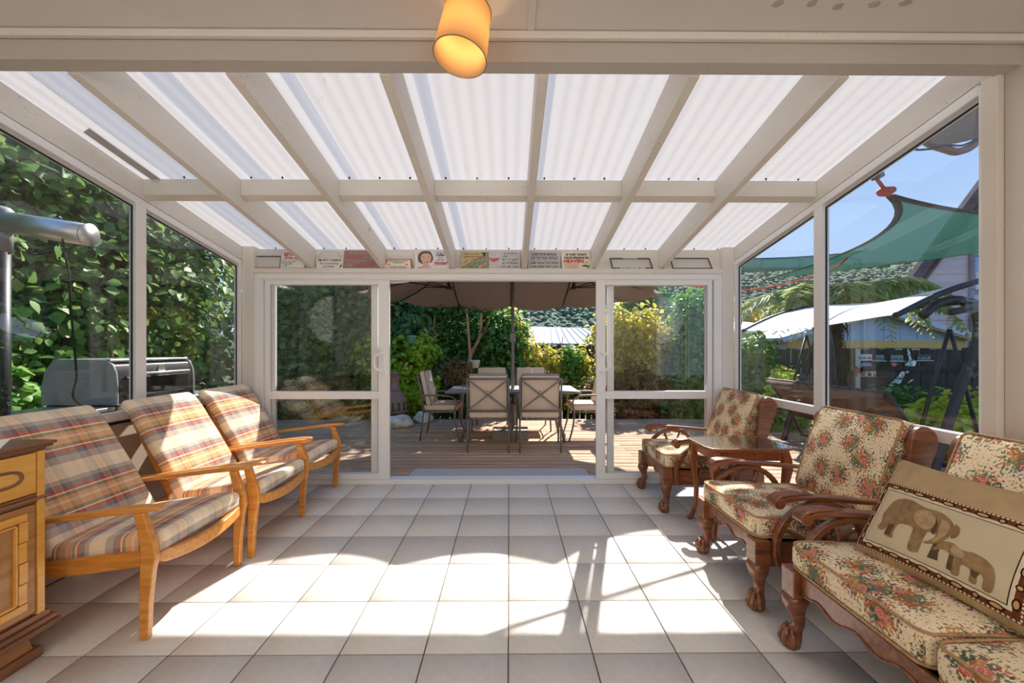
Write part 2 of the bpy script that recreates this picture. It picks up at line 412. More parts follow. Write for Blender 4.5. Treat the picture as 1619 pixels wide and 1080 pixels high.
def sheet_mat(name, tint):
    m, n, l, b = NT(name); n.remove(b)
    tc = nd(n, 'TexCoord'); no = nd(n, 'TexNoise', i_Scale=60, i_Detail=3); mp = nd(n, 'Mapping'); mp.inputs['Scale'].default_value = (1,.25,1); l.new(tc.outputs['Object'], mp.inputs[0]); l.new(mp.outputs[0], no.inputs['Vector'])
    n3 = nd(n, 'TexNoise', i_Scale=2.2, i_Detail=2); l.new(tc.outputs['Object'], n3.inputs['Vector'])
    ra = ramp(n, [(.66, (0,0,0,1)), (.72, (1,1,1,1))]); l.new(no.outputs[0], ra.inputs[0]); rb = ramp(n, [(.58, (0,0,0,1)), (.7, (.7,.7,.7,1))]); l.new(n3.outputs[0], rb.inputs[0])
    mu = nd(n, 'Math', operation='MULTIPLY'); l.new(ra.outputs[0], mu.inputs[0]); l.new(rb.outputs[0], mu.inputs[1])
    c = mix(n, l, lin((244,241,240)), lin((120,112,104)), mu.outputs[0])
    t = nd(n, 'BsdfTranslucent'); l.new(mix(n, l, c, tint, 1.0, 'MULTIPLY'), t.inputs[0])
    d = nd(n, 'BsdfDiffuse'); d.inputs[0].default_value = lin((238,240,246))
    tr = nd(n, 'BsdfTransparent'); tr.inputs[0].default_value = (.95,.97,1,1)
    m1 = nd(n, 'MixShader'); m1.inputs[0].default_value = .42; l.new(t.outputs[0], m1.inputs[1]); l.new(d.outputs[0], m1.inputs[2])
    l.new(m1.outputs[0], n['Material Output'].inputs[0]); return m
M['sheet'] = sheet_mat('polycarbonate_sheet', (.415,.403,.388,1))
M['sheet_b'] = sheet_mat('clear_lap_sheet', (.28,.30,.33,1))

def plaid_mat():
    m, n, l, b = NT('plaid_wool')
    uv = nd(n, 'UVMap'); sp = nd(n, 'SeparateXYZ'); l.new(uv.outputs[0], sp.inputs[0])
    be, tan, gr, nv, rd, orr, cr, ol = [lin(c) for c in ((250,230,198),(240,208,170),(184,172,162),(124,118,124),(196,76,70),(232,168,110),(255,242,214),(152,130,96))]
    def band(sock, period, stops, off):
        a = nd(n, 'Math', operation='MULTIPLY_ADD'); l.new(sock, a.inputs[0]); a.inputs[1].default_value = 1/period; a.inputs[2].default_value = off
        f = nd(n, 'Math', operation='FRACT'); l.new(a.outputs[0], f.inputs[0])
        r = ramp(n, stops, 'CONSTANT'); l.new(f.outputs[0], r.inputs[0]); return r.outputs[0]
    weft = band(sp.outputs['X'], .30, [(0, be), (.24, gr), (.36, nv), (.42, rd), (.475, cr), (.495, ol), (.55, orr), (.64, tan), (.68, orr), (.74, ol), (.79, cr), (.81, rd), (.86, nv), (.93, gr), (1, be)], 10.1)
    warp = band(sp.outputs['Y'], .24, [(0, be), (.2, tan), (.3, be), (.42, gr), (.56, nv), (.62, rd), (.655, cr), (.67, orr), (.78, cr), (.80, ol), (.88, gr), (1, be)], 10.35)
    c = mix(n, l, weft, warp, .27)
    tw = nd(n, 'TexWave', wave_type='BANDS', bands_direction='DIAGONAL'); tw.inputs['Scale'].default_value = 160; tw.inputs['Distortion'].default_value = .4; l.new(uv.outputs[0], tw.inputs['Vector'])
    c = mix(n, l, c, tw.outputs[0], .10, 'OVERLAY')
    l.new(c, b.inputs['Base Color']); b.inputs['Roughness'].default_value = .95; b.inputs['Sheen Weight'].default_value = .15; b.inputs['Specular IOR Level'].default_value = .15
    bp = nd(n, 'Bump', i_Strength=.25, i_Distance=.002); l.new(tw.outputs[0], bp.inputs['Height']); l.new(bp.outputs[0], b.inputs['Normal'])
    return m
M['plaid'] = plaid_mat()

def floral_mat():
    m, n, l, b = NT('floral_tapestry')
    uv = nd(n, 'UVMap')
    dn = nd(n, 'TexNoise', i_Scale=14, i_Detail=2); l.new(uv.outputs[0], dn.inputs['Vector'])
    vm = nd(n, 'VectorMath', operation='MULTIPLY_ADD'); l.new(dn.outputs['Color'], vm.inputs[0]); vm.inputs[1].default_value = (.03,.03,0); l.new(uv.outputs[0], vm.inputs[2]); P = vm.outputs[0]
    def vor(scale, feat='F1', rnd=1.0, src=P):
        v = nd(n, 'TexVoronoi', feature=feat, voronoi_dimensions='2D'); v.inputs['Scale'].default_value = scale; v.inputs['Randomness'].default_value = rnd; l.new(src, v.inputs['Vector']); return v
    cl = vor(7.0, rnd=.8)                        # bouquets
    leaf = vor(46); rose = vor(21, rnd=.75)
    cream = mix(n, l, lin((244,228,198)), lin((238,216,178)), dn.outputs[0])
    sl = nd(n, 'SeparateColor'); l.new(leaf.outputs['Color'], sl.inputs[0])
    sr = nd(n, 'SeparateColor'); l.new(rose.outputs['Color'], sr.inputs[0])
    halo = ramp(n, [(0, lin((104,118,92))), (.22, lin((78,92,80))), (.36, lin((168,112,62))), (.50, lin((192,146,88))), (.62, lin((134,98,98))), (.74, lin((132,130,90))), (.86, lin((172,92,76)))], 'CONSTANT'); l.new(sl.outputs[0], halo.inputs[0])
    fine = nd(n, 'TexNoise', i_Scale=95, i_Detail=3, i_Roughness=.6); l.new(uv.outputs[0], fine.inputs['Vector'])
    # leafy halo: the noise threshold climbs with the distance from the bouquet's heart
    th = nd(n, 'MapRange', i_1=.12, i_2=.62, i_3=.335, i_4=.575); l.new(cl.outputs['Distance'], th.inputs[0])
    df = nd(n, 'Math', operation='SUBTRACT'); l.new(fine.outputs[0], df.inputs[0]); l.new(th.outputs[0], df.inputs[1])
    hm = nd(n, 'MapRange', i_1=-.01, i_2=.06); l.new(df.outputs[0], hm.inputs[0])
    c = mix(n, l, cream, halo.outputs[0], hm.outputs[0])
    # roses in the heart, ringed petals
    rr = nd(n, 'TexNoise', i_Scale=60, i_Detail=2); l.new(uv.outputs[0], rr.inputs['Vector'])
    rd = nd(n, 'Math', operation='MULTIPLY_ADD', i_1=.30, i_2=0.0); l.new(rr.outputs[0], rd.inputs[0]); l.new(rose.outputs['Distance'], rd.inputs[2])
    pet = ramp(n, [(.12, lin((176,70,64))), (.22, lin((226,140,122))), (.29, lin((190,92,82))), (.38, lin((234,164,144))), (.46, lin((196,104,92))), (.52, lin((222,148,128)))]); l.new(rd.outputs[0], pet.inputs[0])
    r1 = nd(n, 'Math', operation='LESS_THAN', i_1=.53); l.new(rd.outputs[0], r1.inputs[0])
    r2 = nd(n, 'Math', operation='LESS_THAN', i_1=.27); l.new(cl.outputs['Distance'], r2.inputs[0])
    r3 = nd(n, 'Math', operation='LESS_THAN', i_1=.62); l.new(sr.outputs[0], r3.inputs[0])
    m1 = nd(n, 'Math', operation='MULTIPLY'); l.new(r1.outputs[0], m1.inputs[0]); l.new(r2.outputs[0], m1.inputs[1])
    m2 = nd(n, 'Math', operation='MULTIPLY'); l.new(m1.outputs[0], m2.inputs[0]); l.new(r3.outputs[0], m2.inputs[1])
    c = mix(n, l, c, pet.outputs[0], m2.outputs[0])
    wv = nd(n, 'TexNoise', i_Scale=700, i_Detail=1); l.new(uv.outputs[0], wv.inputs['Vector'])
    c = mix(n, l, c, wv.outputs[0], .18, 'OVERLAY')
    l.new(c, b.inputs['Base Color']); b.inputs['Roughness'].default_value = .9; b.inputs['Specular IOR Level'].default_value = .2
    bp = nd(n, 'Bump', i_Strength=.3, i_Distance=.002); l.new(wv.outputs[0], bp.inputs['Height']); l.new(bp.outputs[0], b.inputs['Normal'])
    return m
M['floral'] = floral_mat()
M['piping'] = plain('floral_piping', (176,140,100), .9, var=.35, scale=90)
def weave(name, c, v=.12, sc=240):
    return plain(name, c, .95, var=v, scale=sc, bump=.25, bscale=sc, spec=.15)
M['tan'] = weave('taupe_outdoor_cloth', (228,206,184))
M['tanpipe'] = plain('dark_piping', (70,60,60), .9)
M['velvet'] = plain('beige_velvet', (186,160,122), .9, var=.1, scale=14, spec=.1)
M['brownsling'] = weave('brown_sling', (92,76,66))
def cloth_trans(name, c, t, var=.06, rough=.9, holes=0):
    m = plain(name, c, rough, var=var, scale=30, spec=.1); n = m.node_tree.nodes; l = m.node_tree.links; b = n['Principled BSDF']
    tr = nd(n, 'BsdfTranslucent'); tr.inputs[0].default_value = lin(c); mx = nd(n, 'MixShader'); mx.inputs[0].default_value = t
    l.new(b.outputs[0], mx.inputs[1]); l.new(tr.outputs[0], mx.inputs[2]); out = mx.outputs[0]
    if holes:
        tp = nd(n, 'BsdfTransparent'); m2 = nd(n, 'MixShader'); m2.inputs[0].default_value = holes; l.new(out, m2.inputs[1]); l.new(tp.outputs[0], m2.inputs[2]); out = m2.outputs[0]
    l.new(out, n['Material Output'].inputs[0]); return m
M['canopy'] = cloth_trans('taupe_parasol_cloth', (116,98,86), .06)
M['swingcloth'] = cloth_trans('white_swing_cloth', (236,234,230), .3)
M['sail'] = cloth_trans('green_shade_mesh', (36,98,80), .42, holes=.1, var=.25)
M['sailhem'] = plain('dark_sail_hem', (52,62,66), .8)
M['orange'] = cloth_trans('orange_strap', (226,92,40), .3)
M['redstrap'] = plain('red_ratchet_strap', (178,66,56), .7, var=.2)
# ================================================================== STRUCTURE
YB = 3.853                       # inner line of the glazed back wall
XL, XR = -2.54, 2.16             # inner faces of the side walls
ZC = 2.61                        # plaster ceiling
def st(name, mb, mat, parent=None, **kw):
    o = obj(name, mb, mat, parent, **kw)
    if parent is None: o['kind'] = 'structure'
    return o
def sroot(name): return empty(name, kind='structure')
def rbot(y): return 2.838-.2*y    # underside of the rafters
def rtop(y): return 3.040-.2*y    # top of the rafters = underside of the sheets

# floor: grout bed, one object per tile
fl = st('floor', MB().bx(-2.6, 2.2, -2.8, YB+.07, -.14, -.006), M['grout'])
px, py = .36, .358
tiles = {}
for i in range(-8, 7):
    for j in range(-6, 6):
        x0 = max(i*px-.003, XL); x1 = min((i+1)*px-.003, XR); y1 = min(1.709+(j+1)*py, YB); y0 = 1.709+j*py
        if x1-x0 < .03 or y1-y0 < .03: continue
        w, l = round(x1-x0-.006, 4), round(y1-y0-.006, 4)
        if (w, l) not in tiles:
            o = obj('tile', MB().bx(-w/2, w/2, -l/2, l/2, -.006, 0), M['tile'], fl, bevel=.0015, seg=1); tiles[(w, l)] = o.data
        else:
            o = obj('tile', tiles[(w, l)], None, fl); b_ = o.modifiers.new('bevel', 'BEVEL'); b_.width = .0015; b_.segments = 1
        o.location = ((x0+x1)/2, (y0+y1)/2, random.uniform(-.0004, .0004))

# ceiling of the house end: two boards and the batten over their joint
ce = st('ceiling', MB().bx(-2.6, 2.2, -2.8, 1.668, ZC+.012, ZC+.1), M['ceil'])
obj('ceiling_board', MB().bx(XL, .085, -2.8, 1.668, ZC, ZC+.012), M['ceil'], ce)
obj('ceiling_board', MB().bx(.09, XR, -2.8, 1.668, ZC, ZC+.012), M['ceil'], ce)
obj('batten', MB().bx(.075, .105, -2.8, 1.66, ZC-.006, ZC), M['ceil'], ce, bevel=.002)
M['stain'] = plain('glue_stain', (176,170,160), .8, var=.15, scale=40)
for x, y in ((1.02, 1.515), (1.15, 1.512), (1.26, 1.525), (1.39, 1.515), (1.5, 1.508)):
    mb = MB(); mb.prism([(x+.02*math.cos(a*math.pi/6)*(1+.3*math.sin(a*2.3+x*9)), y+.016*math.sin(a*math.pi/6)) for a in range(12)], ZC-.0012, ZC, 'xy')
    obj('glue_mark', mb, M['stain'], ce)

# header beam and the bead under the ceiling
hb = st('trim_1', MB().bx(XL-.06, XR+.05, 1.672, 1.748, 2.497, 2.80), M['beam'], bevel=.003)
st('trim_2', MB().bx(XL, XR, 1.645, 1.671, 2.578, ZC-.001), M['paint'], bevel=.006)

# translucent roof: rafters, noggings, sheets, screws
roof = sroot('roof')
RX = [-1.888, -1.207, -.541, .149, .812, 1.47]
RW = .046
for x in RX:
    y0, y1 = 1.748, 3.90
    v = [(x-RW/2,y0,rbot(y0)),(x+RW/2,y0,rbot(y0)),(x+RW/2,y1,rbot(y1)),(x-RW/2,y1,rbot(y1)),(x-RW/2,y0,rtop(y0)),(x+RW/2,y0,rtop(y0)),(x+RW/2,y1,rtop(y1)),(x-RW/2,y1,rtop(y1))]
    obj('rafter', MB().hexa(v), M['paint_l'], roof, bevel=.002, seg=1)
# side rafters over the side windows
def gtop(y): return 2.865-.188*y          # underside of the side rafters
for xa, xb in ((XL-.06, XL), (XR, XR+.06)):
    y0, y1 = 1.748, 3.93
    v = [(xa,y0,gtop(y0)),(xb,y0,gtop(y0)),(xb,y1,gtop(y1)),(xa,y1,gtop(y1)),(xa,y0,rtop(y0)),(xb,y0,rtop(y0)),(xb,y1,rtop(y1)),(xa,y1,rtop(y1))]
    obj('side_rafter', MB().hexa(v), M['paint_l'], roof)
ed = [XL]+RX+[XR]
sc = MB()
for i in range(7):
    a = ed[i]+(RW/2 if i else 0); b = ed[i+1]-(RW/2 if i < 6 else 0)
    y0, y1 = 2.80, 2.87
    v = [(a,y0,rtop(y0)-.112),(b,y0,rtop(y0)-.112),(b,y1,rtop(y1)-.118),(a,y1,rtop(y1)-.118),(a,y0,rtop(y0)-.002),(b,y0,rtop(y0)-.002),(b,y1,rtop(y1)-.002),(a,y1,rtop(y1)-.002)]
    obj('nogging', MB().hexa(v), M['paint_l'], roof, bevel=.002, seg=1)
    for k in range(3):
        x = a+(b-a)*(.12+.34*k)
        for yy in (2.795, 3.885): sc.ball((x, yy, rtop(yy)+.006), (.007,.005,.009), 8, 5)
obj('screw', sc, M['dark'], roof, kind='stuff')
def sheet(x0, x1, dz=0, y0=1.76, y1=4.12):
    n = int((x1-x0)/.0095); mb = MB(); vs = []; fs = []
    ys = [y0, 2.3, 2.8, 3.3, 3.8, y1]
    for i in range(n+1):
        x = x0+(x1-x0)*i/n
        for y in ys: vs.append((x, y, rtop(y)+.012+dz+.0042*math.cos(2*math.pi*(x+.01)/.083)))
    m = len(ys)
    for i in range(n):
        for j in range(m-1): fs.append((i*m+j, (i+1)*m+j, (i+1)*m+j+1, i*m+j+1))
    mb.add(vs, fs); return obj('roof_sheet', mb, M['sheet'], roof, smooth=True)
lap = [(-2.36, -2.10), (-1.80, -1.66), (-1.125, -1.055), (-.475, -.405), (.172, .235)]   # bluish lap strips right of the rafters
x = XL-.05
for a, b in lap:
    sheet(x, a); o = sheet(a, b, dz=.0015); o.data.materials.clear(); o.data.materials.append(M['sheet_b']); x = b
for b in (.81, 1.47, XR+.06): sheet(x, b); x = b
# gutter outside the low edge of the roof
st('trim_3', MB().bx(XL-.1, XR+.1, 4.02, 4.13, 2.10, 2.20), M['alu'], bevel=.01)

# back wall: fascia, shelf, posts
wb = sroot('wall_back')
obj('fascia', MB().bx(XL, XR, 3.895, 3.935, 2.02, 2.262), M['paint'], wb)
obj('shelf', MB().bx(-2.43, 2.06, 3.828, 3.90, 2.02, 2.066), M['paint'], wb, bevel=.003)
for x0, x1 in ((XL, -2.425), (2.05, XR)):
    p_ = obj('corner_post', MB().bx(x0, x1, 3.83, 3.935, 0, 2.275), M['paint'], wb, bevel=.004)
    for z in (.35, .85, 1.35, 1.85, 2.2):
        obj('screw_cap', MB().disc(((x0+x1)/2+.02, 3.829, z), .006, .004, 10, 'y'), M['paint'], p_)
obj('frame_head', MB().bx(-2.425, 2.05, 3.838, 3.935, 1.968, 2.02), M['alu'], wb, bevel=.003)
obj('head_track', MB().bx(-2.34, 1.975, 3.85, 3.93, 1.955, 1.968), M['alu'], wb)
for x0, x1 in ((-2.425, -2.345), (1.972, 2.05)):
    obj('frame_jamb', MB().bx(x0, x1, 3.838, 3.935, 0, 1.968), M['alu'], wb, bevel=.003)
obj('sill', MB().bx(-2.425, 2.05, 3.838, 3.97, 0, .043), M['alu'], wb, bevel=.003)
def panel(name, x0, x1, y0, y1, wl, wr, handle=None, kind='structure'):
    r = sroot(name)
    for a, b in ((x0, x0+wl), (x1-wr, x1)): obj('stile', MB().bx(a, b, y0, y1, .045, 1.955), M['alu'], r, bevel=.003)
    for z0, z1 in ((.045, .10), (.816, .889), (1.912, 1.955)): obj('rail', MB().bx(x0+wl, x1-wr, y0+.002, y1-.002, z0, z1), M['alu'], r, bevel=.003)
    ym = (y0+y1)/2
    for z0, z1 in ((.10, .816), (.889, 1.912)): obj('glass_pane', MB().bx(x0+wl, x1-wr, ym-.003, ym+.003, z0, z1), M['glass'], r)
    if handle is not None:
        hx, dr = handle
        pts = curve_pts([(hx, y0, 1.26), (hx+dr*.02, y0-.035, 1.255), (hx+dr*.075, y0-.045, 1.225), (hx+dr*.085, y0-.045, 1.17), (hx+dr*.075, y0-.045, 1.115), (hx+dr*.02, y0-.035, 1.085), (hx, y0, 1.08)], 6)
        obj('handle', MB().tube(pts, .012, 8), M['white'], r, smooth=True)
        obj('lock_plate', MB().bx(hx-.016, hx+.016, y0-.006, y0+.002, 1.04, 1.30), M['white'], r, bevel=.003)
    return r
panel('door_1', -2.335, -1.146, 3.848, 3.880, .05, .105, (-1.19, -1))
panel('door_2', .838, 1.958, 3.848, 3.880, .09, .045, (.875, 1))
panel('window_1', -2.335, -1.27, 3.892, 3.924, .075, .065)
panel('window_2', .955, 1.965, 3.892, 3.924, .065, .05)

# side windows
def side(name, X0, X1, Xg, lower):
    r = sroot(name)
    ft = lambda y: gtop(y)-.004
    zs0, zs1 = .828, .89
    ya, yb = 1.83, 3.83
    obj('sill_rail', MB().bx(X0, X1, ya, yb, zs0, zs1), M['alu'], r, bevel=.004)
    v = [(X0,ya,ft(ya)-.05),(X1,ya,ft(ya)-.05),(X1,yb,ft(yb)-.05),(X0,yb,ft(yb)-.05),(X0,ya,ft(ya)),(X1,ya,ft(ya)),(X1,yb,ft(yb)),(X0,yb,ft(yb))]
    obj('head_rail', MB().hexa(v), M['alu'], r, bevel=.004)
    xi = (X0, X0+.02) if X0 < 0 else (X1-.02, X1)
    v = [(xi[0],ya,ft(ya)-.07),(xi[1],ya,ft(ya)-.07),(xi[1],yb,ft(yb)-.07),(xi[0],yb,ft(yb)-.07),(xi[0],ya,ft(ya)-.045),(xi[1],ya,ft(ya)-.045),(xi[1],yb,ft(yb)-.045),(xi[0],yb,ft(yb)-.045)]
    obj('glazing_bead', MB().hexa(v), M['alu'], r)
    for y0, y1 in ((ya-.05, ya), (2.75, 2.83), (yb-.035, yb)):
        obj('post', MB().hexa([(X0+.002,y0,0),(X1-.002,y0,0),(X1-.002,y1,0),(X0+.002,y1,0),(X0+.002,y0,ft(y0)-.049),(X1-.002,y0,ft(y0)-.049),(X1-.002,y1,ft(y1)-.049),(X0+.002,y1,ft(y1)-.049)]), M['alu'], r)
    for y0, y1 in ((ya, 2.75), (2.83, yb-.035)):
        obj('glass_pane', MB().hexa([(Xg-.003,y0,zs1),(Xg+.003,y0,zs1),(Xg+.003,y1,zs1),(Xg-.003,y1,zs1),(Xg-.003,y0,ft(y0)-.05),(Xg+.003,y0,ft(y0)-.05),(Xg+.003,y1,ft(y1)-.05),(Xg-.003,y1,ft(y1)-.05)]), M['glass_l'], r)
        if lower: obj('glass_pane', MB().bx(Xg-.003, Xg+.003, y0, y1, .09, zs0), M['glass_l'], r)
        g_ = MB()
        xg = Xg-.006 if X0 > 0 else Xg+.006
        g_.hexa([(xg-.004,y0,ft(y0)-.076),(xg+.004,y0,ft(y0)-.076),(xg+.004,y1,ft(y1)-.076),(xg-.004,y1,ft(y1)-.076),(xg-.004,y0,ft(y0)-.068),(xg+.004,y0,ft(y0)-.068),(xg+.004,y1,ft(y1)-.068),(xg-.004,y1,ft(y1)-.068)])
        g_.bx(xg-.004, xg+.004, y0, y0+.007, zs1, ft(y0)-.07).bx(xg-.004, xg+.004, y1-.007, y1, zs1, ft(y1)-.07)
        obj('gasket', g_, M['dark'], r)
    if lower: obj('bottom_rail', MB().bx(X0, X1, ya, yb, 0, .09), M['alu'], r, bevel=.004)
    return r
side('window_3', XL-.05, XL, XL-.032, False)
side('window_4', XR, XR+.05, XR+.032, True)
# solid wall under the left window, with its dark gap under the sill
wl_ = st('wall_left', MB().bx(XL-.05, XL+.004, 1.83, 3.83, 0, .812), M['taupe'])
obj('sill_gasket', MB().bx(XL-.045, XL+.012, 1.83, 3.83, .812, .828), M['dark'], wl_)
obj('wall_panel', MB().bx(XL-.1, XL, -2.8, 1.775, 0, ZC), M['walls'], wl_)
# right wall of the house end: grooved boards and the corner trim
wr_ = st('wall_right', MB().bx(XR+.012, XR+.1, -2.8, 1.775, 0, ZC), M['walls'])
b0 = None
y = 1.775-.04
while y > -.5:
    if b0 is None: b0 = obj('wall_board', MB().bx(0, .012, -.074, .074, 0, ZC), M['walls'], wr_, bevel=.003).data
    o = obj('wall_board', b0, None, wr_); bb = o.modifiers.new('bevel', 'BEVEL'); bb.width = .003
    o.location = (XR, y-.076, 0); y -= .152
kids(wr_)[0].location = (XR, -.6, 0)
st('trim_4', MB().bx(XR-.025, XR+.012, 1.735, 1.80, 0, 2.60), M['walls'], bevel=.004)
st('trim_5', MB().bx(XR-.02, XR+.012, -2.8, 1.735, ZC-.022, ZC), M['walls'], bevel=.004)
# back of the house room (behind the camera) with a wide opening to daylight
wf = st('wall_front', MB().bx(XL-.1, XR+.1, -2.9, -2.8, 0, ZC), M['walls'])

# ground, deck
st('ground', MB().bx(-60, 60, -20, 170, -.75, -.55), M['soil'])
dk = st('deck', MB().bx(-5.2, 6.2, 1.2, 3.85, -.5, -.09).bx(-5.2, 6.2, 3.85, 7.62, -.5, -.09), M['bark_d'])
def boards(x0, x1, y0, y1, w=.14, joints=()):
    cache = {}; y = y0; row = 0
    while y < y1-.05:
        xs = [x0]+[j+(.45 if row % 2 else -.35) for j in joints]+[x1]
        for a, b in zip(xs, xs[1:]):
            L = round(b-a-.003, 3)
            if L not in cache:
                cache[L] = obj('deck_board', MB().bx(-L/2, L/2, -w/2+.0035, w/2-.0035, -.03, 0), M['deck'], dk, bevel=.003, seg=1).data; o = kids_last[0] = COL.objects[-1]
            else:
                o = obj('deck_board', cache[L], None, dk); q = o.modifiers.new('bevel', 'BEVEL'); q.width = .003; q.segments = 1
            o.location = ((a+b)/2, y+w/2, -.04+random.uniform(-.0025, .0025)); o.rotation_euler = (random.uniform(-.006, .006), 0, 0)
        y += w; row += 1
kids_last = [None]
boards(-5.2, 6.2, 3.98, 7.62, .14, (-2.2, 1.1, 3.6))
boards(2.25, 6.2, 1.25, 3.97, .14, (4.3,))
boards(-5.2, -2.62, 1.25, 3.97, .14)
# ================================================================== LEFT: plaid armchairs, cabinet
def rect(c, wx, wy, z): return [(c[0]-wx/2, c[1]-wy/2, z), (c[0]+wx/2, c[1]-wy/2, z), (c[0]+wx/2, c[1]+wy/2, z), (c[0]-wx/2, c[1]+wy/2, z)]
def sect(p, t, w, h):
    """rectangle ring round p across direction t: w along y, h in the x-z plane"""
    t = Vector(t).normalized(); nrm = Vector((-t.z, 0, t.x)); p = Vector(p); y = Vector((0, 1, 0))
    return [p-y*w/2-nrm*h/2, p+y*w/2-nrm*h/2, p+y*w/2+nrm*h/2, p-y*w/2+nrm*h/2]
def plaid_chair(loc, label):
    r = empty('plaid_armchair', loc, 0, label, 'armchair', 'plaid armchairs along the left wall')
    hw = .305
    for s in (-1, 1):
        mb = MB(); mb.loft([rect((x, s*hw), w, .03, z) for z, x, w in ((0,.372,.036),(.16,.374,.044),(.30,.384,.056),(.37,.392,.066),(.43,.386,.06),(.50,.366,.048),(.568,.348,.044))])
        obj('front_leg', mb, M['amber'], r, bevel=.005)
        mb = MB(); mb.loft([rect((x, s*hw), w, .03, z) for z, x, w in ((0,-.46,.036),(.15,-.375,.044),(.28,-.305,.056),(.38,-.315,.05),(.488,-.335,.036))])
        obj('rear_leg', mb, M['amber'], r, bevel=.005)
        P = [(-.37,.488,.03,.020),(-.2,.512,.036,.022),(0,.540,.046,.024),(.2,.567,.055,.026),(.36,.584,.058,.026),(.435,.588,.054,.022),(.452,.588,.046,.014)]
        mb = MB(); mb.loft([[(x,s*hw-w/2,z-h/2),(x,s*hw+w/2,z-h/2),(x,s*hw+w/2,z+h/2),(x,s*hw-w/2,z+h/2)] for x,z,w,h in P])
        obj('armrest', mb, M['amber'], r, bevel=.008)
        mb = MB(); mb.loft([sect((x, s*(hw-.028), z), (1,0,.13), .026, h) for x, z, h in ((-.33,.265,.06),(-.1,.292,.075),(.15,.325,.078),(.40,.352,.06))])
        obj('side_rail', mb, M['amber'], r, bevel=.006)
    ring = []
    for i in range(17):
        y = -.285+.57*i/16; q = 1-(y/.285)**2
        e = 1 if 0 < i < 16 else .45
        ring.append([(.395+.03*q-.016*e, y, .352-.03*q-.03*e), (.395+.03*q+.016*e, y, .352-.03*q-.03*e), (.395+.03*q+.016*e, y, .352-.03*q+.03*e), (.395+.03*q-.016*e, y, .352-.03*q+.03*e)])
    obj('front_rail', MB().loft(ring), M['amber'], r, bevel=.008)
    obj('rear_rail', MB().bar((-.31,-.28,.29), (-.31,.28,.29), .03, .06), M['amber'], r, bevel=.004)
    for s in (-1, 1):
        obj('back_upright', MB().bar((-.165, s*.2, .27), (-.475, s*.2, .90), .03, .035, (1,0,0)), M['amber'], r, bevel=.004)
    for t in (.2, .5, .8, .97):
        obj('back_slat', MB().bar((-.165-.31*t-.0, -.21, .27+.63*t), (-.165-.31*t, .21, .27+.63*t), .018, .05, (0,0,1)), M['amber'], r, bevel=.004)
    # cushions
    def seat(x, y, z):
        X = x+.115; zz = .335+.145*(X+.18)+z + .008*math.cos(y*5)
        return (X, y, zz-.012*max(0, (X-.3)/.1)**2)
    obj('seat_cushion', rbox(.60, .545, .095, .028, .012, seat), M['plaid'], r)
    P = [Vector(q) for q in ((-.085,0,.335),(-.15,0,.45),(-.235,0,.60),(-.325,0,.75),(-.395,0,.865),(-.445,0,.925),(-.49,0,.945))]
    C = curve_pts(P, 10); seg = [0]
    for a, b in zip(C, C[1:]): seg.append(seg[-1]+(b-a).length)
    Ltot = seg[-1]
    def back(x, y, z):
        s = (x+.34)/.68*Ltot; s = max(0, min(Ltot, s))
        i = 0
        while i < len(C)-2 and seg[i+1] < s: i += 1
        f = (s-seg[i])/(seg[i+1]-seg[i]); p = C[i].lerp(C[i+1], f)
        t = (C[min(i+2, len(C)-1)]-C[max(i-1, 0)]).normalized(); nrm = Vector((t.z, 0, -t.x))
        p = p+nrm*z
        return (p.x, y*(1-.03*(s/Ltot)), p.z)
    obj('back_cushion', rbox(.68, .55, .07, .026, .012, back, n=16), M['plaid'], r)
    return r
plaid_chair((-2.0, 2.115, 0), 'nearest plaid wool armchair, directly behind the maple cabinet, its back half in shadow')
plaid_chair((-1.975, 2.815, 0), 'middle one of the three plaid armchairs, sunlight across most of its back')
plaid_chair((-2.01, 3.497, 0), 'farthest plaid armchair, in the corner against the glass sliding door')

cab = empty('cabinet', (-2.2, 1.23, 0), 0, 'low honey maple cabinet with carved drawer and door mouldings, left foreground', 'cabinet')
def L(x, y=0, z=0): return (x+2.2, y-1.23, z)
def cb(name, x0, x1, y0, y1, z0, z1, mat, parent=None, bev=.003):
    return obj(name, MB().bx(x0+2.2, x1+2.2, y0-1.23, y1-1.23, z0, z1), M[mat], parent or cab, bevel=bev)
Y0, Y1 = .74, 1.715
cb('carcass', -2.43, -1.985, Y0, Y1, .19, .875, 'amber3')
top = MB()
for k, (z0, z1, o_) in enumerate(((.872,.884,.012),(.884,.896,.026),(.896,.909,.034))):
    top.bx(-.235, .215+o_, Y0-1.23-o_, Y1-1.23+o_, z0, z1)
obj('top', top, M['walnut2'], cab, bevel=.004)
cb('corner_stile', -1.99, -1.966, Y1-.028, Y1, .19, .872, 'amber2')
cb('middle_stile', -1.99, -1.966, 1.20, 1.25, .19, .872, 'amber2')
def moulding(pts, r_=.0045): return MB().tube(pts, r_, 6, closed=True)
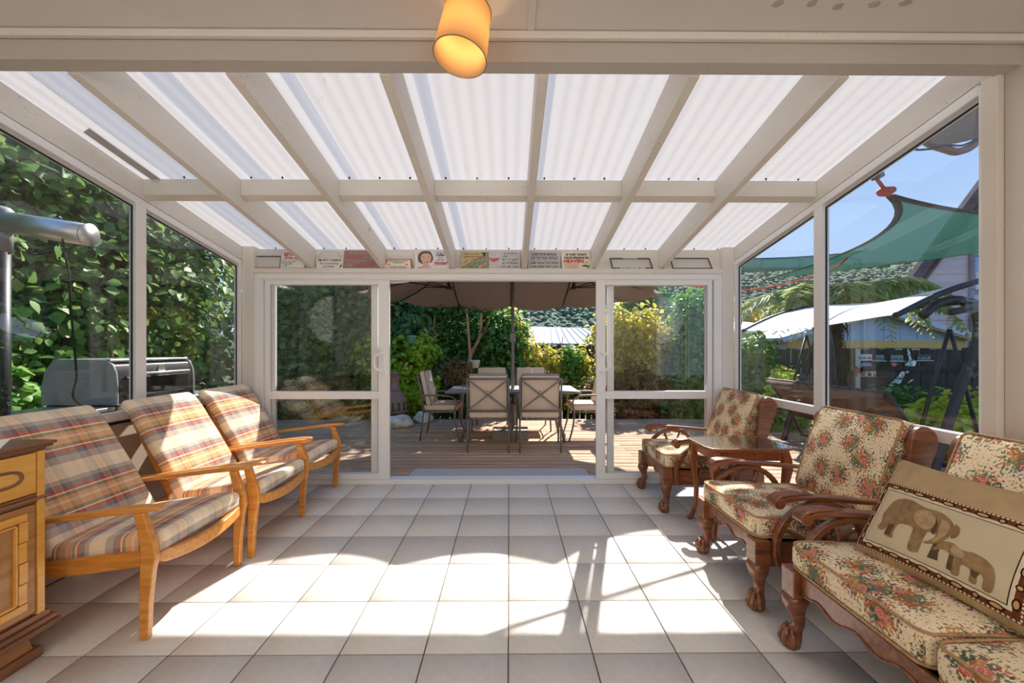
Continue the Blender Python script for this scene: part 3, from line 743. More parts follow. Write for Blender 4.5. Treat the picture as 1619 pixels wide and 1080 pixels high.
for a, b in ((Y0+.02, 1.195), (1.255, Y1-.032)):
    d = cb('drawer', -1.985, -1.966, a, b, .70, .868, 'amber2')
    c = (a+b)/2-1.23; h = (b-a)/2
    base = []
    for i in range(40):
        t = 2*math.pi*i/40; yy = math.cos(t); 
        w_ = .028+.024*abs(yy)**3
        base.append((.236, c+(h-.05)*yy, .782+(w_)*math.sin(t)*(1.15 if abs(yy) > .3 else .9)))
    for q, rr in ((1, .005), (.88, .003)):
        obj('drawer_moulding', moulding([(p[0], c+(p[1]-c)*(1-(1-q)*.3), .782+(p[2]-.782)*q) for p in base], rr), M['walnut2'], d, smooth=True)
    obj('knob', MB().lathe([(.004,0),(.01,.004),(.014,.012),(.011,.02),(.002,.023)], 12).map(lambda x, y, z: (z+.234, c+x, .782+y)), M['brass'], d, smooth=True)
    dr = cb('cabinet_door', -1.985, -1.970, a, b, .205, .655, 'amber3')
    ya, yb_ = a-1.23+.025, b-1.23-.035
    fr = []
    for (y0, y1, z0, z1) in ((ya, yb_, .60, .63), (ya, yb_, .235, .265), (ya, ya+.03, .265, .60), (yb_-.03, yb_, .265, .60)):
        fr.append((y0, y1, z0, z1))
    for y0, y1, z0, z1 in fr:
        n = 4
        for k in range(n):
            if y1-y0 > z1-z0: q = (y0+(y1-y0)*k/n+.002, y0+(y1-y0)*(k+1)/n-.002, z0, z1)
            else: q = (y0, y1, z0+(z1-z0)*k/n+.002, z0+(z1-z0)*(k+1)/n-.002)
            obj('key_block', MB().bx(.229, .239+.004*(k % 2), *q), M['amber2'], dr, bevel=.002)
    for y0, y1, z0, z1 in ((ya+.034, ya+.042, .27, .596), (yb_-.042, yb_-.034, .27, .596), (ya+.034, yb_-.034, .27, .278), (ya+.034, yb_-.034, .588, .596)):
        obj('key_bead', MB().bx(.229, .243, y0, y1, z0, z1), M['amber2'], dr, bevel=.002)
mid = MB()
for z0, z1, o_ in ((.66,.672,.012),(.672,.684,.022),(.684,.696,.012)): mid.bx(.20, .22+o_, Y0-1.23-.004, Y1-1.23+o_*.6, z0, z1)
obj('waist_moulding', mid, M['walnut2'], cab, bevel=.003)
bm_ = MB()
for z0, z1, o_ in ((.118,.142,.045),(.142,.164,.036),(.164,.190,.022)): bm_.bx(-.235, .21+o_, Y0-1.23-o_, Y1-1.23+o_, z0, z1)
obj('base_moulding', bm_, M['walnut2'], cab, bevel=.005)
# plinth with scalloped opening, on a foot strip
pl = []
yy0, yy1 = Y0-1.23, Y1-1.23
pl = [(yy0+.02, .045), (yy0+.16, .045)]
for i in range(13):
    t = math.pi*i/12; pl.append(((yy0+yy1)/2-.30*math.cos(t), .045+.06*math.sin(t)**.6))
pl += [(yy1-.16, .045), (yy1-.02, .045), (yy1-.045, .12), (yy0+.045, .12)]
obj('plinth', MB().prism(pl, .18, .205, 'yz'), M['amber3'], cab)
obj('plinth_side', MB().bx(-.22, .18, yy1-.06, yy1-.04, .045, .12), M['amber3'], cab)
for a, b in ((yy0, yy0+.20), (yy1-.20, yy1+.005)):
    obj('foot', MB().bx(.02, .222, a, b, 0, .045), M['walnut2'], cab, bevel=.006)
    obj('foot', MB().bx(-.225, -.14, a, b, 0, .045), M['walnut2'], cab, bevel=.006)

# crocheted cloth with a fringe
dl = empty('doily', (-2.165, 1.50, .909), R(45), 'white crocheted cloth with a fringed edge on the cabinet top', 'doily')
cm = MB(); cm.bx(-.155, .155, -.155, .155, .0005, .004)
M['crochet'] = plain('white_cotton', (238,236,232), .95, var=.08, scale=160, bump=.6, bscale=160)
obj('cloth', cm, M['crochet'], dl, bevel=.001)
fr = MB()
for i in range(40):
    t = -.15+.30*i/39
    for a, b in (((t,.155),(t+.004*((i % 3)-1),.185)), ((t,-.155),(t,-.185)), ((.155,t),(.185,t)), ((-.155,t),(-.185,t))):
        fr.tube([(a[0],a[1],.003), (b[0],b[1],.0025)], .0022, 5)
obj('fringe', fr, M['crochet'], dl, kind='stuff')
# ================================================================== RIGHT: carved floral chairs, settee, table
def cabriole(mb, x, y, s, zt=.235):
    """front leg: knee, ankle, claw-and-ball foot; bulges forward (+x) and outward (s)"""
    P = [(zt,.0,.082),(zt-.025,.006,.094),(zt-.05,.010,.086),(zt-.08,.004,.064),(zt-.11,-.004,.048),(zt-.135,-.004,.044),(.085,.004,.05),(.065,.012,.062),(.045,.018,.074),(.02,.020,.072),(.0,.018,.058)]
    rings = []
    for z, o, w in P:
        rings.append([(x+o+w/2*math.cos(a)*(1+.12*math.cos(4*a)*-1), y+s*o*.6+w/2*math.sin(a)*(1-.12*math.cos(4*a)), z) for a in [2*math.pi*(j+.5)/12 for j in range(12)]])
    mb.loft(rings)
    for a in (-60, -15, 30, 75):
        ar = R(a)*s; d = Vector((math.cos(ar), math.sin(ar), 0))
        c = Vector((x+.012, y+s*.01, 0))
        mb.tube([c+d*.022+Vector((0,0,.085)), c+d*.036+Vector((0,0,.06)), c+d*.042+Vector((0,0,.032)), c+d*.036+Vector((0,0,.008))], [.010,.013,.013,.008], 7)
    return mb
def floral_seat(name, loc, half, nseat, label, cat, group=None):
    r = empty(name, loc, math.pi, label, cat, group)
    hw = half; F = M['floral']; Wd = M['walnut']
    for s in (-1, 1):
        lg = obj('front_leg', cabriole(MB(), .395, s*(hw-.045), s), Wd, r, smooth=True)
        obj('corner_block', MB().bx(.355, .435, s*(hw-.045)-.04, s*(hw-.045)+.04, .232, .348), Wd, r, bevel=.006)
        mb = MB(); mb.loft([rect((x, s*(hw-.05)), w, w, z) for z, x, w in ((0,-.43,.04),(.12,-.385,.046),(.24,-.355,.055),(.345,-.35,.055))])
        obj('rear_leg', mb, Wd, r, bevel=.004)
        obj('side_rail', MB().bx(-.36, .37, s*(hw-.03)-.014, s*(hw-.03)+.014, .215, .335), Wd, r, bevel=.004)
        # armrest: flat serpentine board with a rolled, reeded front
        P = [(.335,.552,.066,.030),(.30,.566,.07,.030),(.22,.573,.066,.026),(.10,.566,.054,.026),(-.02,.556,.058,.024),(-.14,.545,.05,.024),(-.27,.532,.04,.022)]
        mb = MB(); mb.loft([[(x, s*hw-w/2, z-h/2), (x, s*hw-w*.2, z-h/2), (x, s*hw+w/2, z-h/2), (x, s*hw+w/2, z+h*.3), (x, s*hw+w*.25, z+h/2), (x, s*hw-w*.25, z+h/2), (x, s*hw-w/2, z+h*.3)] for x, z, w, h in P])
        ar = obj('armrest', mb, Wd, r, smooth=False, bevel=.004)
        sc_ = MB().disc((.336, s*hw, .546), .027, .066, 18, 'y')
        obj('scroll', sc_, Wd, ar, bevel=.004)
        for d in (-1, 1): obj('scroll_eye', MB().disc((.336, s*hw+d*.034, .546), .013, .006, 12, 'y'), Wd, ar, bevel=.002)
        for k in range(4): obj('reed', MB().tube([(.36, s*hw-.024+.016*k, .558), (.325, s*hw-.024+.016*k, .581), (.24, s*hw-.02+.0133*k, .587), (.16, s*hw-.012+.008*k, .582)], [.007,.008,.007,.003], 6), Wd, ar, smooth=True)
        # half wheel under the arm
        cx_, cz_, RR = .115, .315, .222
        rg = []
        for i in range(29):
            a = R(-22+(224)*i/28); c, q = math.cos(a), math.sin(a)
            rg.append([(cx_+(RR-.015)*c, s*hw-.017, cz_+(RR-.015)*q), (cx_+(RR+.015)*c, s*hw-.017, cz_+(RR+.015)*q), (cx_+(RR+.015)*c, s*hw+.017, cz_+(RR+.015)*q), (cx_+(RR-.015)*c, s*hw+.017, cz_+(RR-.015)*q)])
        wr = obj('wheel_rim', MB().loft(rg), Wd, r, bevel=.006)
        hub = obj('hub', MB().disc((cx_, s*hw, cz_), .046, .05, 20, 'y'), Wd, wr, bevel=.008)
        obj('hub_boss', MB().disc((cx_, s*(hw+.03), cz_), .02, .02, 16, 'y'), Wd, wr, bevel=.005)
        for a in (28, 70, 110, 152):
            c, q = math.cos(R(a)), math.sin(R(a))
            pts = [(cx_+t*c, s*hw, cz_+t*q) for t in (.04,.07,.09,.105,.125,.15,.165,.185,.21)]
            obj('spoke', MB().tube(pts, [.007,.009,.013,.009,.015,.012,.008,.011,.008], 8), Wd, wr, smooth=True)
        # wing
        wp = [(-.20,.345),(-.255,.48),(-.30,.60),(-.318,.75),(-.33,.85),(-.352,.895),(-.385,.915),(-.425,.908),(-.458,.872),(-.462,.82),(-.435,.74),(-.395,.62),(-.36,.50),(-.335,.42),(-.29,.345)]
        wp = [(p.x, p.z) for p in curve_pts([(a, 0, b) for a, b in wp+[wp[0]]], 3)[:-1]]
        mb = MB().prism(wp, -.015, .015, 'xz')
        mb.map(lambda x, y, z: (x+(.0), y+s*(hw-.005)+s*.05*max(0, z-.5)*0, z))
        obj('wing', mb, Wd, r, bevel=.007)
    # scalloped front apron
    W_ = hw-.085; n = max(1, round(W_/.25))
    ap = [(-W_, .338), (-W_, .245)]
    K = 36*n
    for i in range(1, K):
        t = i/K; y = -W_+2*W_*t
        u = abs(2*t-1)
        ap.append((y, .258+.022*(1-u)**1.5-.012*math.cos(t*2*math.pi*3*n)*(1 if .06 < t < .94 else .3)))
    ap += [(W_, .245), (W_, .338)]
    obj('apron', MB().prism(ap, .38, .405, 'yz'), Wd, r, bevel=.003)
    lip = MB().tube([(.407, y, z+.004) for y, z in ap[1:-1]], .005, 6)
    obj('apron_bead', lip, Wd, r, smooth=True)
    obj('rear_rail', MB().bar((-.36, -W_, .28), (-.36, W_, .28), .03, .11), Wd, r, bevel=.004)
    obj('seat_webbing', MB().bx(-.35, .39, -hw+.03, hw-.03, .318, .338), M['dark'], r)
    for z, x in ((.50,-.318),(.66,-.372),(.82,-.425)):
        obj('back_slat', MB().bx(x-.012, x+.012, -hw+.012, hw-.012, z-.035, z+.035), Wd, r, bevel=.004)
    cw = (2*hw-.045)/nseat
    for k in range(nseat):
        yc = -hw+.0225+cw*(k+.5)
        th = .115
        def seat(x, y, z, yc=yc): return (x+.118, y+yc, z+.395+.02*x+.006*math.sin(x*9+k))
        sc = obj('seat_cushion', rbox(.60, cw-.012, th, .035, .022, seat), F, r)
        for zz in (th/2-.008, -th/2+.008):
            lp = [seat(x, y, z) for x, y, z in outline(.592, cw-.02, .04, zz)]
            obj('piping', MB().tube(lp, .0055, 6, closed=True), M['piping'], sc, smooth=True)
        Lb, tb = .53, .105
        def back(x, y, z, yc=yc):
            s_ = (x+Lb/2)/Lb; t = Vector((-.165, 0, .47)).normalized(); nrm = Vector((t.z, 0, -t.x))
            p = Vector((-.215, 0, .425)) + t*(s_*Lb) + nrm*(z+.012*math.sin(s_*math.pi))
            return (p.x, y+yc, p.z)
        bw = cw-.03 if nseat == 1 else cw-.02
        bc = obj('back_cushion', rbox(Lb, bw, tb, .03, .022, back), F, r)
        for zz in (tb/2-.008, -tb/2+.008):
            lp = [back(x, y, z) for x, y, z in outline(Lb-.008, bw-.008, .035, zz)]
            obj('piping', MB().tube(lp, .0055, 6, closed=True), M['piping'], bc, smooth=True)
    return r
floral_seat('wheel_armchair', (1.65, 3.46, 0), .31, 1, 'farthest floral armchair with carved wheel arms, beside the glass sliding door behind the side table', 'armchair', 'carved wheel-arm chairs')
floral_seat('wheel_armchair', (1.65, 2.275, 0), .31, 1, 'floral wheel-arm chair between the side table and the settee', 'armchair', 'carved wheel-arm chairs')
floral_seat('wheel_settee', (1.645, 1.165, 0), .615, 2, 'floral settee with carved wheel arms and claw feet, right foreground', 'settee')

# ---- side table with glass top
tb = empty('side_table', (1.645, 2.88, 0), 0, 'small mahogany side table with glass top, between the two floral armchairs', 'table')
def octo(hx, hy, c):
    P = [(-hx+c,-hy),(hx-c,-hy),(hx-c*.35,-hy+c*.25),(hx-c*.25,-hy+c*.4),(hx,-hy+c),(hx,hy-c),(hx-c*.25,hy-c*.4),(hx-c*.35,hy-c*.25),(hx-c,hy),(-hx+c,hy),(-hx+c*.35,hy-c*.25),(-hx+c*.25,hy-c*.4),(-hx,hy-c),(-hx,-hy+c),(-hx+c*.25,-hy+c*.4),(-hx+c*.35,-hy+c*.25)]
    return P
tm = MB(); tm.prism(octo(.285,.195,.08), .598, .612, 'xy'); tm.prism(octo(.297,.207,.08), .612, .626, 'xy')
obj('tabletop', tm, M['mahog'], tb, bevel=.004)
obj('glass_top', MB().prism(octo(.288,.198,.08), .627, .633, 'xy'), glassmat('table_glass', (.90,.96,.94), 1.3), tb)
for x0, x1, y0, y1 in ((-.235,.235,-.165,-.147),(-.235,.235,.147,.165),(-.25,-.232,-.15,.15),(.232,.25,-.15,.15)):
    obj('apron', MB().bx(x0, x1, y0, y1, .535, .598), M['mahog'], tb, bevel=.003)
for sx_ in (-1, 1):
    for sy in (-1, 1):
        P = [(.598,.235,.05),(.55,.243,.056),(.48,.250,.050),(.36,.238,.038),(.24,.228,.030),(.12,.232,.027),(.04,.25,.03),(.012,.262,.036),(0,.264,.032)]
        mb = MB(); mb.loft([rect((sx_*o, sy*(o-.085)), w, w, z) for z, o, w in P])
        obj('leg', mb, M['mahog'], tb, bevel=.006)
obj('stretcher', MB().bar((-.22,-.13,.17), (.22,.13,.17), .03, .02), M['mahog'], tb, bevel=.004)
obj('stretcher', MB().bar((-.22,.13,.171), (.22,-.13,.171), .03, .02), M['mahog'], tb, bevel=.004)

# ---- elephant cushion leaning on the settee back
pw, ph, pt = .58, .43, .13
BL = Vector((1.415, 1.655, .475)); BR = Vector((1.475, 1.10, .475)); TL = Vector((1.60, 1.69, .80))
U = (BR-BL).normalized(); Vv = (TL-BL); Vv = (Vv-U*Vv.dot(U)).normalized(); N = Vv.cross(U)   # N points to the room
if N.x > 0: N = -N
ctr = BL+U*(pw/2)+Vv*(ph/2)-N*.02
pil = empty('elephant_cushion', ctr, 0, 'beige velvet cushion printed with two elephants, leaning on the settee', 'cushion')
def pz(u, v):
    a, b = 2*u/pw, 2*v/ph
    a = max(-1, min(1, a)); b = max(-1, min(1, b))
    return pt/2*((1-abs(a)**2.6)*(1-abs(b)**2.6))**.5 + .006
def pshape(u, v):
    a, b = 2*u/pw, 2*v/ph
    k = 1-.045*(1-b*b)*abs(a)**2*0; 
    # pulled-in edges and pointed corners
    return (u*(1-.05*(1-abs(b)**1.6)*1), v*(1-.07*(1-abs(a)**1.6)*1))
def pp(u, v, side=1, off=0):
    uu, vv = pshape(u, v); z = side*(pz(u, v)+off)
    sag = -.02*(uu/pw*2)**2
    return U*uu+Vv*vv+N*(z)
mb = MB(); n1, n2 = 28, 20
for side in (1, -1):
    mb.add([pp(-pw/2+pw*i/n1, -ph/2+ph*j/n2, side if 0 < i < n1 and 0 < j < n2 else 0) for i in range(n1+1) for j in range(n2+1)],
           [(i*(n2+1)+j, (i+1)*(n2+1)+j, (i+1)*(n2+1)+j+1, i*(n2+1)+j+1) for i in range(n1) for j in range(n2)])
obj('cushion_cover', mb, M['velvet'], pil, smooth=True)
def patch(name, poly, mat, off, den=.02, label=None):
    """flat print laid on the cushion face: polygon in cushion coordinates"""
    me = bpy.data.meshes.new(name); bm = bmesh.new()
    vs_ = [bm.verts.new((x-.022, y-.042, 0)) for x, y in poly]; bm.faces.new(vs_)
    bmesh.ops.triangulate(bm, faces=bm.faces[:])
    for _ in range(5):
        L_ = [e_ for e_ in bm.edges if e_.calc_length() > den]
        if not L_: break
        bmesh.ops.subdivide_edges(bm, edges=L_, cuts=1); bmesh.ops.triangulate(bm, faces=bm.faces[:])
    for v in bm.verts: v.co = pp(v.co.x, v.co.y, 1, off)
    bmesh.ops.recalc_face_normals(bm, faces=bm.faces)
    bm.to_mesh(me); bm.free(); me.polygons.foreach_set('use_smooth', [True]*len(me.polygons))
    return obj(name, me, mat, pil, label=label)
def pcol(name, c, v=.08, sc=30): return plain(name, c, .9, var=v, scale=sc, spec=.1)
E1 = pcol('elephant_tan', (150,122,88), .25, 40); E2 = pcol('elephant_shadow', (98,78,58), .2, 40); E3 = pcol('elephant_light', (178,150,112), .2, 50)
def prect(a, b, c, d): return [(a,b),(c,b),(c,d),(a,d)]
fx0, fx1, fy0, fy1 = -.225, .225, -.125, .115
patch('border_print', prect(fx0-.028, fy0-.026, fx1+.028, fy1+.026), pcol('border_brown', (110,64,42), .3, 60), .0012)
patch('border_print', prect(fx0-.004, fy0-.004, fx1+.004, fy1+.004), pcol('border_cream', (224,208,180)), .0022)
patch('frame_line', prect(fx0+.006, fy0+.006, fx1-.006, fy1-.006), pcol('line_black', (44,36,32), .05), .0028)
patch('scene_print', prect(fx0+.0085, fy0+.0085, fx1-.0085, fy1-.0085), pcol('scene_sky', (206,190,160), .06, 6), .0034)
ov = pcol('border_oval', (196,156,104), .15); od = pcol('border_dark', (58,30,24), .1); oc = pcol('border_white', (226,212,188), .05)
def oval(cx_, cy_, a, b, n=14): return [(cx_+a*math.cos(2*math.pi*i/n), cy_+b*math.sin(2*math.pi*i/n)) for i in range(n)]
for i in range(9):
    cx_ = fx0+.03+(fx1-fx0-.06)*i/8
    for cy_ in (fy1+.010, fy0-.010):
        patch('border_motif', oval(cx_, cy_, .021 if i % 2 == 0 else .010, .0095), od, .0026, .05)
        patch('border_motif', oval(cx_, cy_, .015 if i % 2 == 0 else .006, .0055), ov, .0032, .05)
for i in range(5):
    cy_ = fy0+.02+(fy1-fy0-.04)*i/4
    for cx_ in (fx0-.011, fx1+.011):
        patch('border_motif', oval(cx_, cy_, .010, .018 if i % 2 == 0 else .010), od, .0026, .05)
        patch('border_motif', oval(cx_, cy_, .006, .012 if i % 2 == 0 else .006), ov, .0032, .05)
for i in range(44):
    cx_ = fx0-.02+(fx1-fx0+.04)*i/43
    for cy_ in (fy1+.0225, fy0-.0225): patch('border_chain', oval(cx_, cy_, .0042, .0028, 6), oc, .0026, .05)
for i in range(24):
    cy_ = fy0-.015+(fy1-fy0+.03)*i/23
    for cx_ in (fx0-.0245, fx1+.0245): patch('border_chain', oval(cx_, cy_, .0028, .0042, 6), oc, .0026, .05)
def sm(P, n=3): return [(p.x, p.y) for p in curve_pts([(a, b, 0) for a, b in P+[P[0]]], n)[:-1]]
# adult elephant (head to the right, trunk lowered) and calf (head to the left)
big = [(-.185,.03),(-.175,.062),(-.15,.085),(-.11,.093),(-.06,.082),(-.02,.085),(.015,.078),(.04,.06),(.05,.035),(.045,.005),(.03,-.02),(.01,-.038),(-.012,-.048),(-.018,-.043),(-.002,-.03),(.008,-.012),(.006,.002),(-.012,.0),(-.02,-.02),(-.022,-.075),(-.028,-.092),(-.058,-.092),(-.062,-.04),(-.066,-.01),(-.10,-.008),(-.118,-.02),(-.122,-.06),(-.118,-.074),(-.145,-.076),(-.148,-.04),(-.158,-.055),(-.172,-.062),(-.188,-.055),(-.182,-.03),(-.19,0)]
patch('elephant_print', sm(big), E1, .0042)
patch('elephant_leg', [(.012,-.02),(.036,-.01),(.034,-.06),(.038,-.088),(.006,-.092),(.01,-.06)], E2, .0038)
patch('elephant_leg', [(-.15,-.03),(-.128,-.02),(-.13,-.07),(-.152,-.074)], E2, .0046)
patch('elephant_ear', sm([(-.075,.06),(-.045,.075),(-.012,.055),(-.008,.02),(-.03,.0),(-.06,.012),(-.08,.035)]), E3, .005)
patch('elephant_ear_edge', sm([(-.012,.062),(-.006,.035),(-.01,.005),(.004,-.004),(.004,.03)]), E2, .0056)
patch('elephant_face', sm([(.004,.062),(.03,.055),(.038,.03),(.03,-.005),(.012,-.03),(-.004,-.042),(.012,-.015),(.012,.02)]), E3, .0054)
patch('elephant_ear', sm([(.046,.062),(.064,.05),(.066,.02),(.05,.005),(.048,.03)]), E1, .0038)
calf = [(.025,-.028),(.04,-.012),(.065,-.008),(.09,-.018),(.12,-.012),(.15,-.016),(.172,-.03),(.182,-.05),(.186,-.08),(.182,-.108),(.162,-.108),(.16,-.078),(.15,-.068),(.145,-.075),(.146,-.104),(.128,-.104),(.126,-.07),(.105,-.064),(.10,-.075),(.10,-.106),(.078,-.106),(.076,-.07),(.066,-.05),(.05,-.042),(.036,-.046),(.022,-.058),(.014,-.052),(.022,-.04)]
patch('calf_print', sm(calf), E1, .0046)
patch('calf_ear', sm([(.066,-.012),(.098,-.022),(.10,-.042),(.08,-.048),(.064,-.034)]), E3, .0054)
patch('calf_leg', [(.064,-.05),(.078,-.05),(.08,-.1),(.066,-.1)], E2, .005)
patch('calf_leg', [(.126,-.066),(.15,-.066),(.142,-.09),(.13,-.084)], E2, .005)

# ---- ceiling lamp
lp = empty('ceiling_lamp', (-.138, 1.475, ZC), 0, 'ceiling spot lamp with a glowing cream drum shade, tilted', 'lamp')
obj('base_plate', MB().disc((0,0,-.008), .05, .016, 24), M['brass'], lp, bevel=.004)
obj('stem', MB().tube([(0,0,-.016), (0,0,-.08)], .009, 10), M['brass'], lp, smooth=True)
tilt = Matrix.Rotation(R(9), 4, 'Y') @ Matrix.Rotation(R(-4), 4, 'X')
sh = MB(); n = 40; prof = [(.088, -.045), (.1, -.235)]
rings = []
for rr, z in ((.084,-.073),(.097,-.258),(.095,-.258),(.082,-.073)): rings.append([tilt @ Vector((rr*math.cos(2*math.pi*j/n), rr*math.sin(2*math.pi*j/n), z)) for j in range(n)])
sh.loft(rings, cap=False)
M['shade'] = cloth_trans('cream_shade', (246,216,170), .6, var=.03)
so = obj('shade', sh, M['shade'], lp, smooth=True)
for rr, z in ((.0845,-.073),(.0975,-.258)):
    obj('rim', MB().tube([tilt @ Vector((rr*math.cos(2*math.pi*j/n), rr*math.sin(2*math.pi*j/n), z)) for j in range(n)], .0022, 6, closed=True), plain('shade_rim', (150,130,100), .8), so, smooth=True)
sp_ = MB()
for k in range(3):
    a = 2*math.pi*k/3; sp_.tube([tilt @ Vector((0,0,-.078)), tilt @ Vector((.083*math.cos(a), .083*math.sin(a), -.074))], .002, 6)
obj('spider', sp_, M['brass'], lp, smooth=True)
obj('socket', MB().lathe([(.016,-.076),(.018,-.084),(.018,-.12),(.014,-.124)], 14).map(lambda x, y, z: tilt @ Vector((x, y, z))), M['white'], lp, smooth=True)
bm2, n_, l_, b_ = NT('lit_bulb'); b_.inputs['Base Color'].default_value = (1,.8,.5,1); b_.inputs['Emission Color'].default_value = lin((255,190,96)); b_.inputs['Emission Strength'].default_value = .8
obj('bulb', MB().ball((0,0,-.14), .022, 16, 10).map(lambda x, y, z: tilt @ Vector((x, y, z))), bm2, lp, smooth=True)
ld = bpy.data.lights.new('bulb_light', 'POINT'); ld.energy = .42; ld.color = (1, .68, .34); ld.shadow_soft_size = .028
lo = bpy.data.objects.new('bulb_light', ld); COL.objects.link(lo); lo.parent = lp; lo.location = tilt @ Vector((0,0,-.188))
# ================================================================== SIGNS on the shelf
SZ = 2.0665
def sign(x0, x1, h, col, label, name='tin_sign', lean=7, y=3.846, skew=0, var=.1):
    r = empty(name, ((x0+x1)/2, y, SZ), 0, label, 'sign', 'signs on the shelf over the door')
    r.rotation_euler = (R(-lean), 0, 0)
    w = x1-x0
    if col is not None:
        m = col if isinstance(col, bpy.types.Material) else plain('sign_face', col, .45, var=var, scale=25)
        obj('board', MB().prism([(-w/2,0),(w/2,0),(w/2+skew,h),(-w/2+skew,h)], 0, .004, 'xz'), m, r, bevel=.0008, seg=1)
    return r, w
def frame(x0, x1, h, s0, s1, label, bar, col='black', y=3.848):
    """bent number plate surround: four bars, top shorter than the bottom"""
    r = empty('plate_frame', ((x0+x1)/2, y, SZ), 0, label, 'sign', 'signs on the shelf over the door'); r.rotation_euler = (R(-10), 0, 0)
    w = x1-x0
    a, b, c, d = (-w/2,0), (w/2,0), (w/2+s1,h), (-w/2+s0,h)
    m = M['frame_dark']
    t = .012
    obj('frame_bar', MB().prism([a, b, (b[0]-.002,bar), (a[0]+.002,bar)], 0, .006, 'xz'), m, r, bevel=.001)
    obj('frame_bar', MB().prism([d, c, (c[0]+.001,h-bar*.9), (d[0]-.001,h-bar*.9)], 0, .006, 'xz'), m, r, bevel=.001)
    obj('frame_bar', MB().prism([a, (a[0]+t,0), (d[0]+t,h), d], 0, .006, 'xz'), m, r, bevel=.001)
    obj('frame_bar', MB().prism([(b[0]-t,0), b, c, (c[0]-t,h)], 0, .006, 'xz'), m, r, bevel=.001)
    return r, w
M['frame_dark'] = plain('dark_frame', (66,58,52), .5, var=.1)
M['ink'] = plain('faded_ink', (96,92,92), .7, var=.05); M['inkd'] = plain('dark_ink', (52,48,46), .7, var=.05); M['inkb'] = plain('brown_ink', (120,72,52), .7, var=.05)
# 1
r, w = frame(-2.475, -2.185, .128, .03, .0, 'dark bent plate frame with a red bottom strip, leftmost on the shelf', .012)
obj('red_strip', MB().bx(-w/2+.045, w/2-.01, -.002, .0, 0, .010), M['red'], r, label='red strip')
# 2
r, w = sign(-2.185, -1.955, .158, (228,224,218), 'white sign with red heading half hidden behind the first rafter', y=3.841)
obj('border', MB().bx(-w/2+.004, -w/2+.006, -.001, 0, .004, .154).bx(-w/2+.004, w/2-.004, -.001, 0, .152, .154).bx(-w/2+.004, w/2-.004, -.001, 0, .004, .006).bx(-w/2+.004, w/2-.004, -.001, 0, .080, .082), M['inkd'], r)
text('lettering', 'BEWARE', .044, M['red'], r, -w/2+.03, .134, -.001, align='LEFT', bold=.0012)
text('lettering', 'Of the dog', .034, M['red'], r, -w/2+.026, .102, -.001, align='LEFT', shear=.3, bold=.0008)
text('lettering', 'A dog that is not\nTrustworthy\nor safe', .019, M['inkd'], r, -w/2+.015, .045, -.001, align='LEFT')
# 3
r, w = sign(-1.845, -1.590, .102, (226,220,212), 'white plaque on a string saying it is not ageing but increasing in value', lean=7)
obj('hanging_string', MB().tube([(-.115,0,.10), (-.085,.003,.165), (.075,.003,.165), (.112,0,.10)], .0018, 5), plain('string', (172,150,118), .9), r)
text('lettering', "I'M NOT AGEING.", .030, M['inkd'], r, 0, .082, -.001, width=.225, bold=.0004)
text('lettering', "I'm Increasing", .028, M['inkb'], r, -.005, .050, -.001, width=.17)
text('lettering', 'In Value', .028, M['inkb'], r, -.005, .020, -.001, width=.10)
obj('arrow', MB().prism([(.092,.006),(.104,.024),(.098,.024),(.112,.044),(.118,.022),(.112,.022),(.098,.004)], -.001, 0, 'xz'), M['black'], r)
# 4
m, n_, l_, b_ = NT('distressed_sign'); tc = nd(n_, 'TexCoord'); a = nd(n_, 'TexNoise', i_Scale=24, i_Detail=6); l_.new(tc.outputs['Object'], a.inputs['Vector'])
rr_ = ramp(n_, [(.3, lin((126,104,98))), (.5, lin((160,122,118))), (.62, lin((146,128,122))), (.75, lin((172,150,142)))]); l_.new(a.outputs[0], rr_.inputs[0]); l_.new(rr_.outputs[0], b_.inputs['Base Color']); b_.inputs['Roughness'].default_value = .7
r, w = sign(-1.585, -1.235, .178, m, 'worn pink and grey sign with washed-out lettering, behind the second rafter')
wr_m = plain('washed_red', (172,104,100), .8, var=.25, scale=60); wr_g = plain('washed_grey', (166,146,138), .8, var=.2, scale=60)
def worn_line(x0, x1, z0, z1, mt, seed):
    rng = random.Random(seed); x = x0; mb = MB()
    while x < x1-.01:
        ww = rng.uniform(.008, .016); mb.bx(x, x+ww*.72, -.0008, 0, z0+rng.uniform(0, .003), z1-rng.uniform(0, .004)); x += ww
    obj('worn_lettering', mb, mt, r)
worn_line(-.12, .06, .14, .165, wr_g, 1); worn_line(-.155, .0, .096, .132, wr_m, 2); worn_line(-.14, .10, .068, .084, wr_g, 3); worn_line(-.06, .12, .016, .048, wr_m, 4); worn_line(-.15, -.08, .018, .042, wr_g, 5)
# 5
r, w = frame(-1.205, -.925, .098, .03, -.015, 'small red framed cream plaque with two pink flowers', .008)
for o_ in kids(r): o_.data.materials[0] = M['red']
obj('board', MB().prism([(-w/2+.01,.006),(w/2-.012,.006),(w/2-.026,.092),(-w/2+.04,.092)], .002, .005, 'xz'), plain('cream_face', (232,226,204), .5), r)
text('lettering', 'in the House', .024, M['ink'], r, 0, .020, .001, width=.15)
mb = MB()
for z, x0, x1 in ((.078,-.09,.09),(.060,-.05,.05)):
    x = x0
    while x < x1: mb.bx(x, x+.006, .0012, .002, z-.005, z+.005); x += .0095
obj('worn_lettering', mb, M['ink'], r)
for x in (-.088, .082): obj('flower', MB().disc((x, .0012, .042), .010, .001, 10, 'y'), plain('pink_flower', (206,122,140), .6), r)
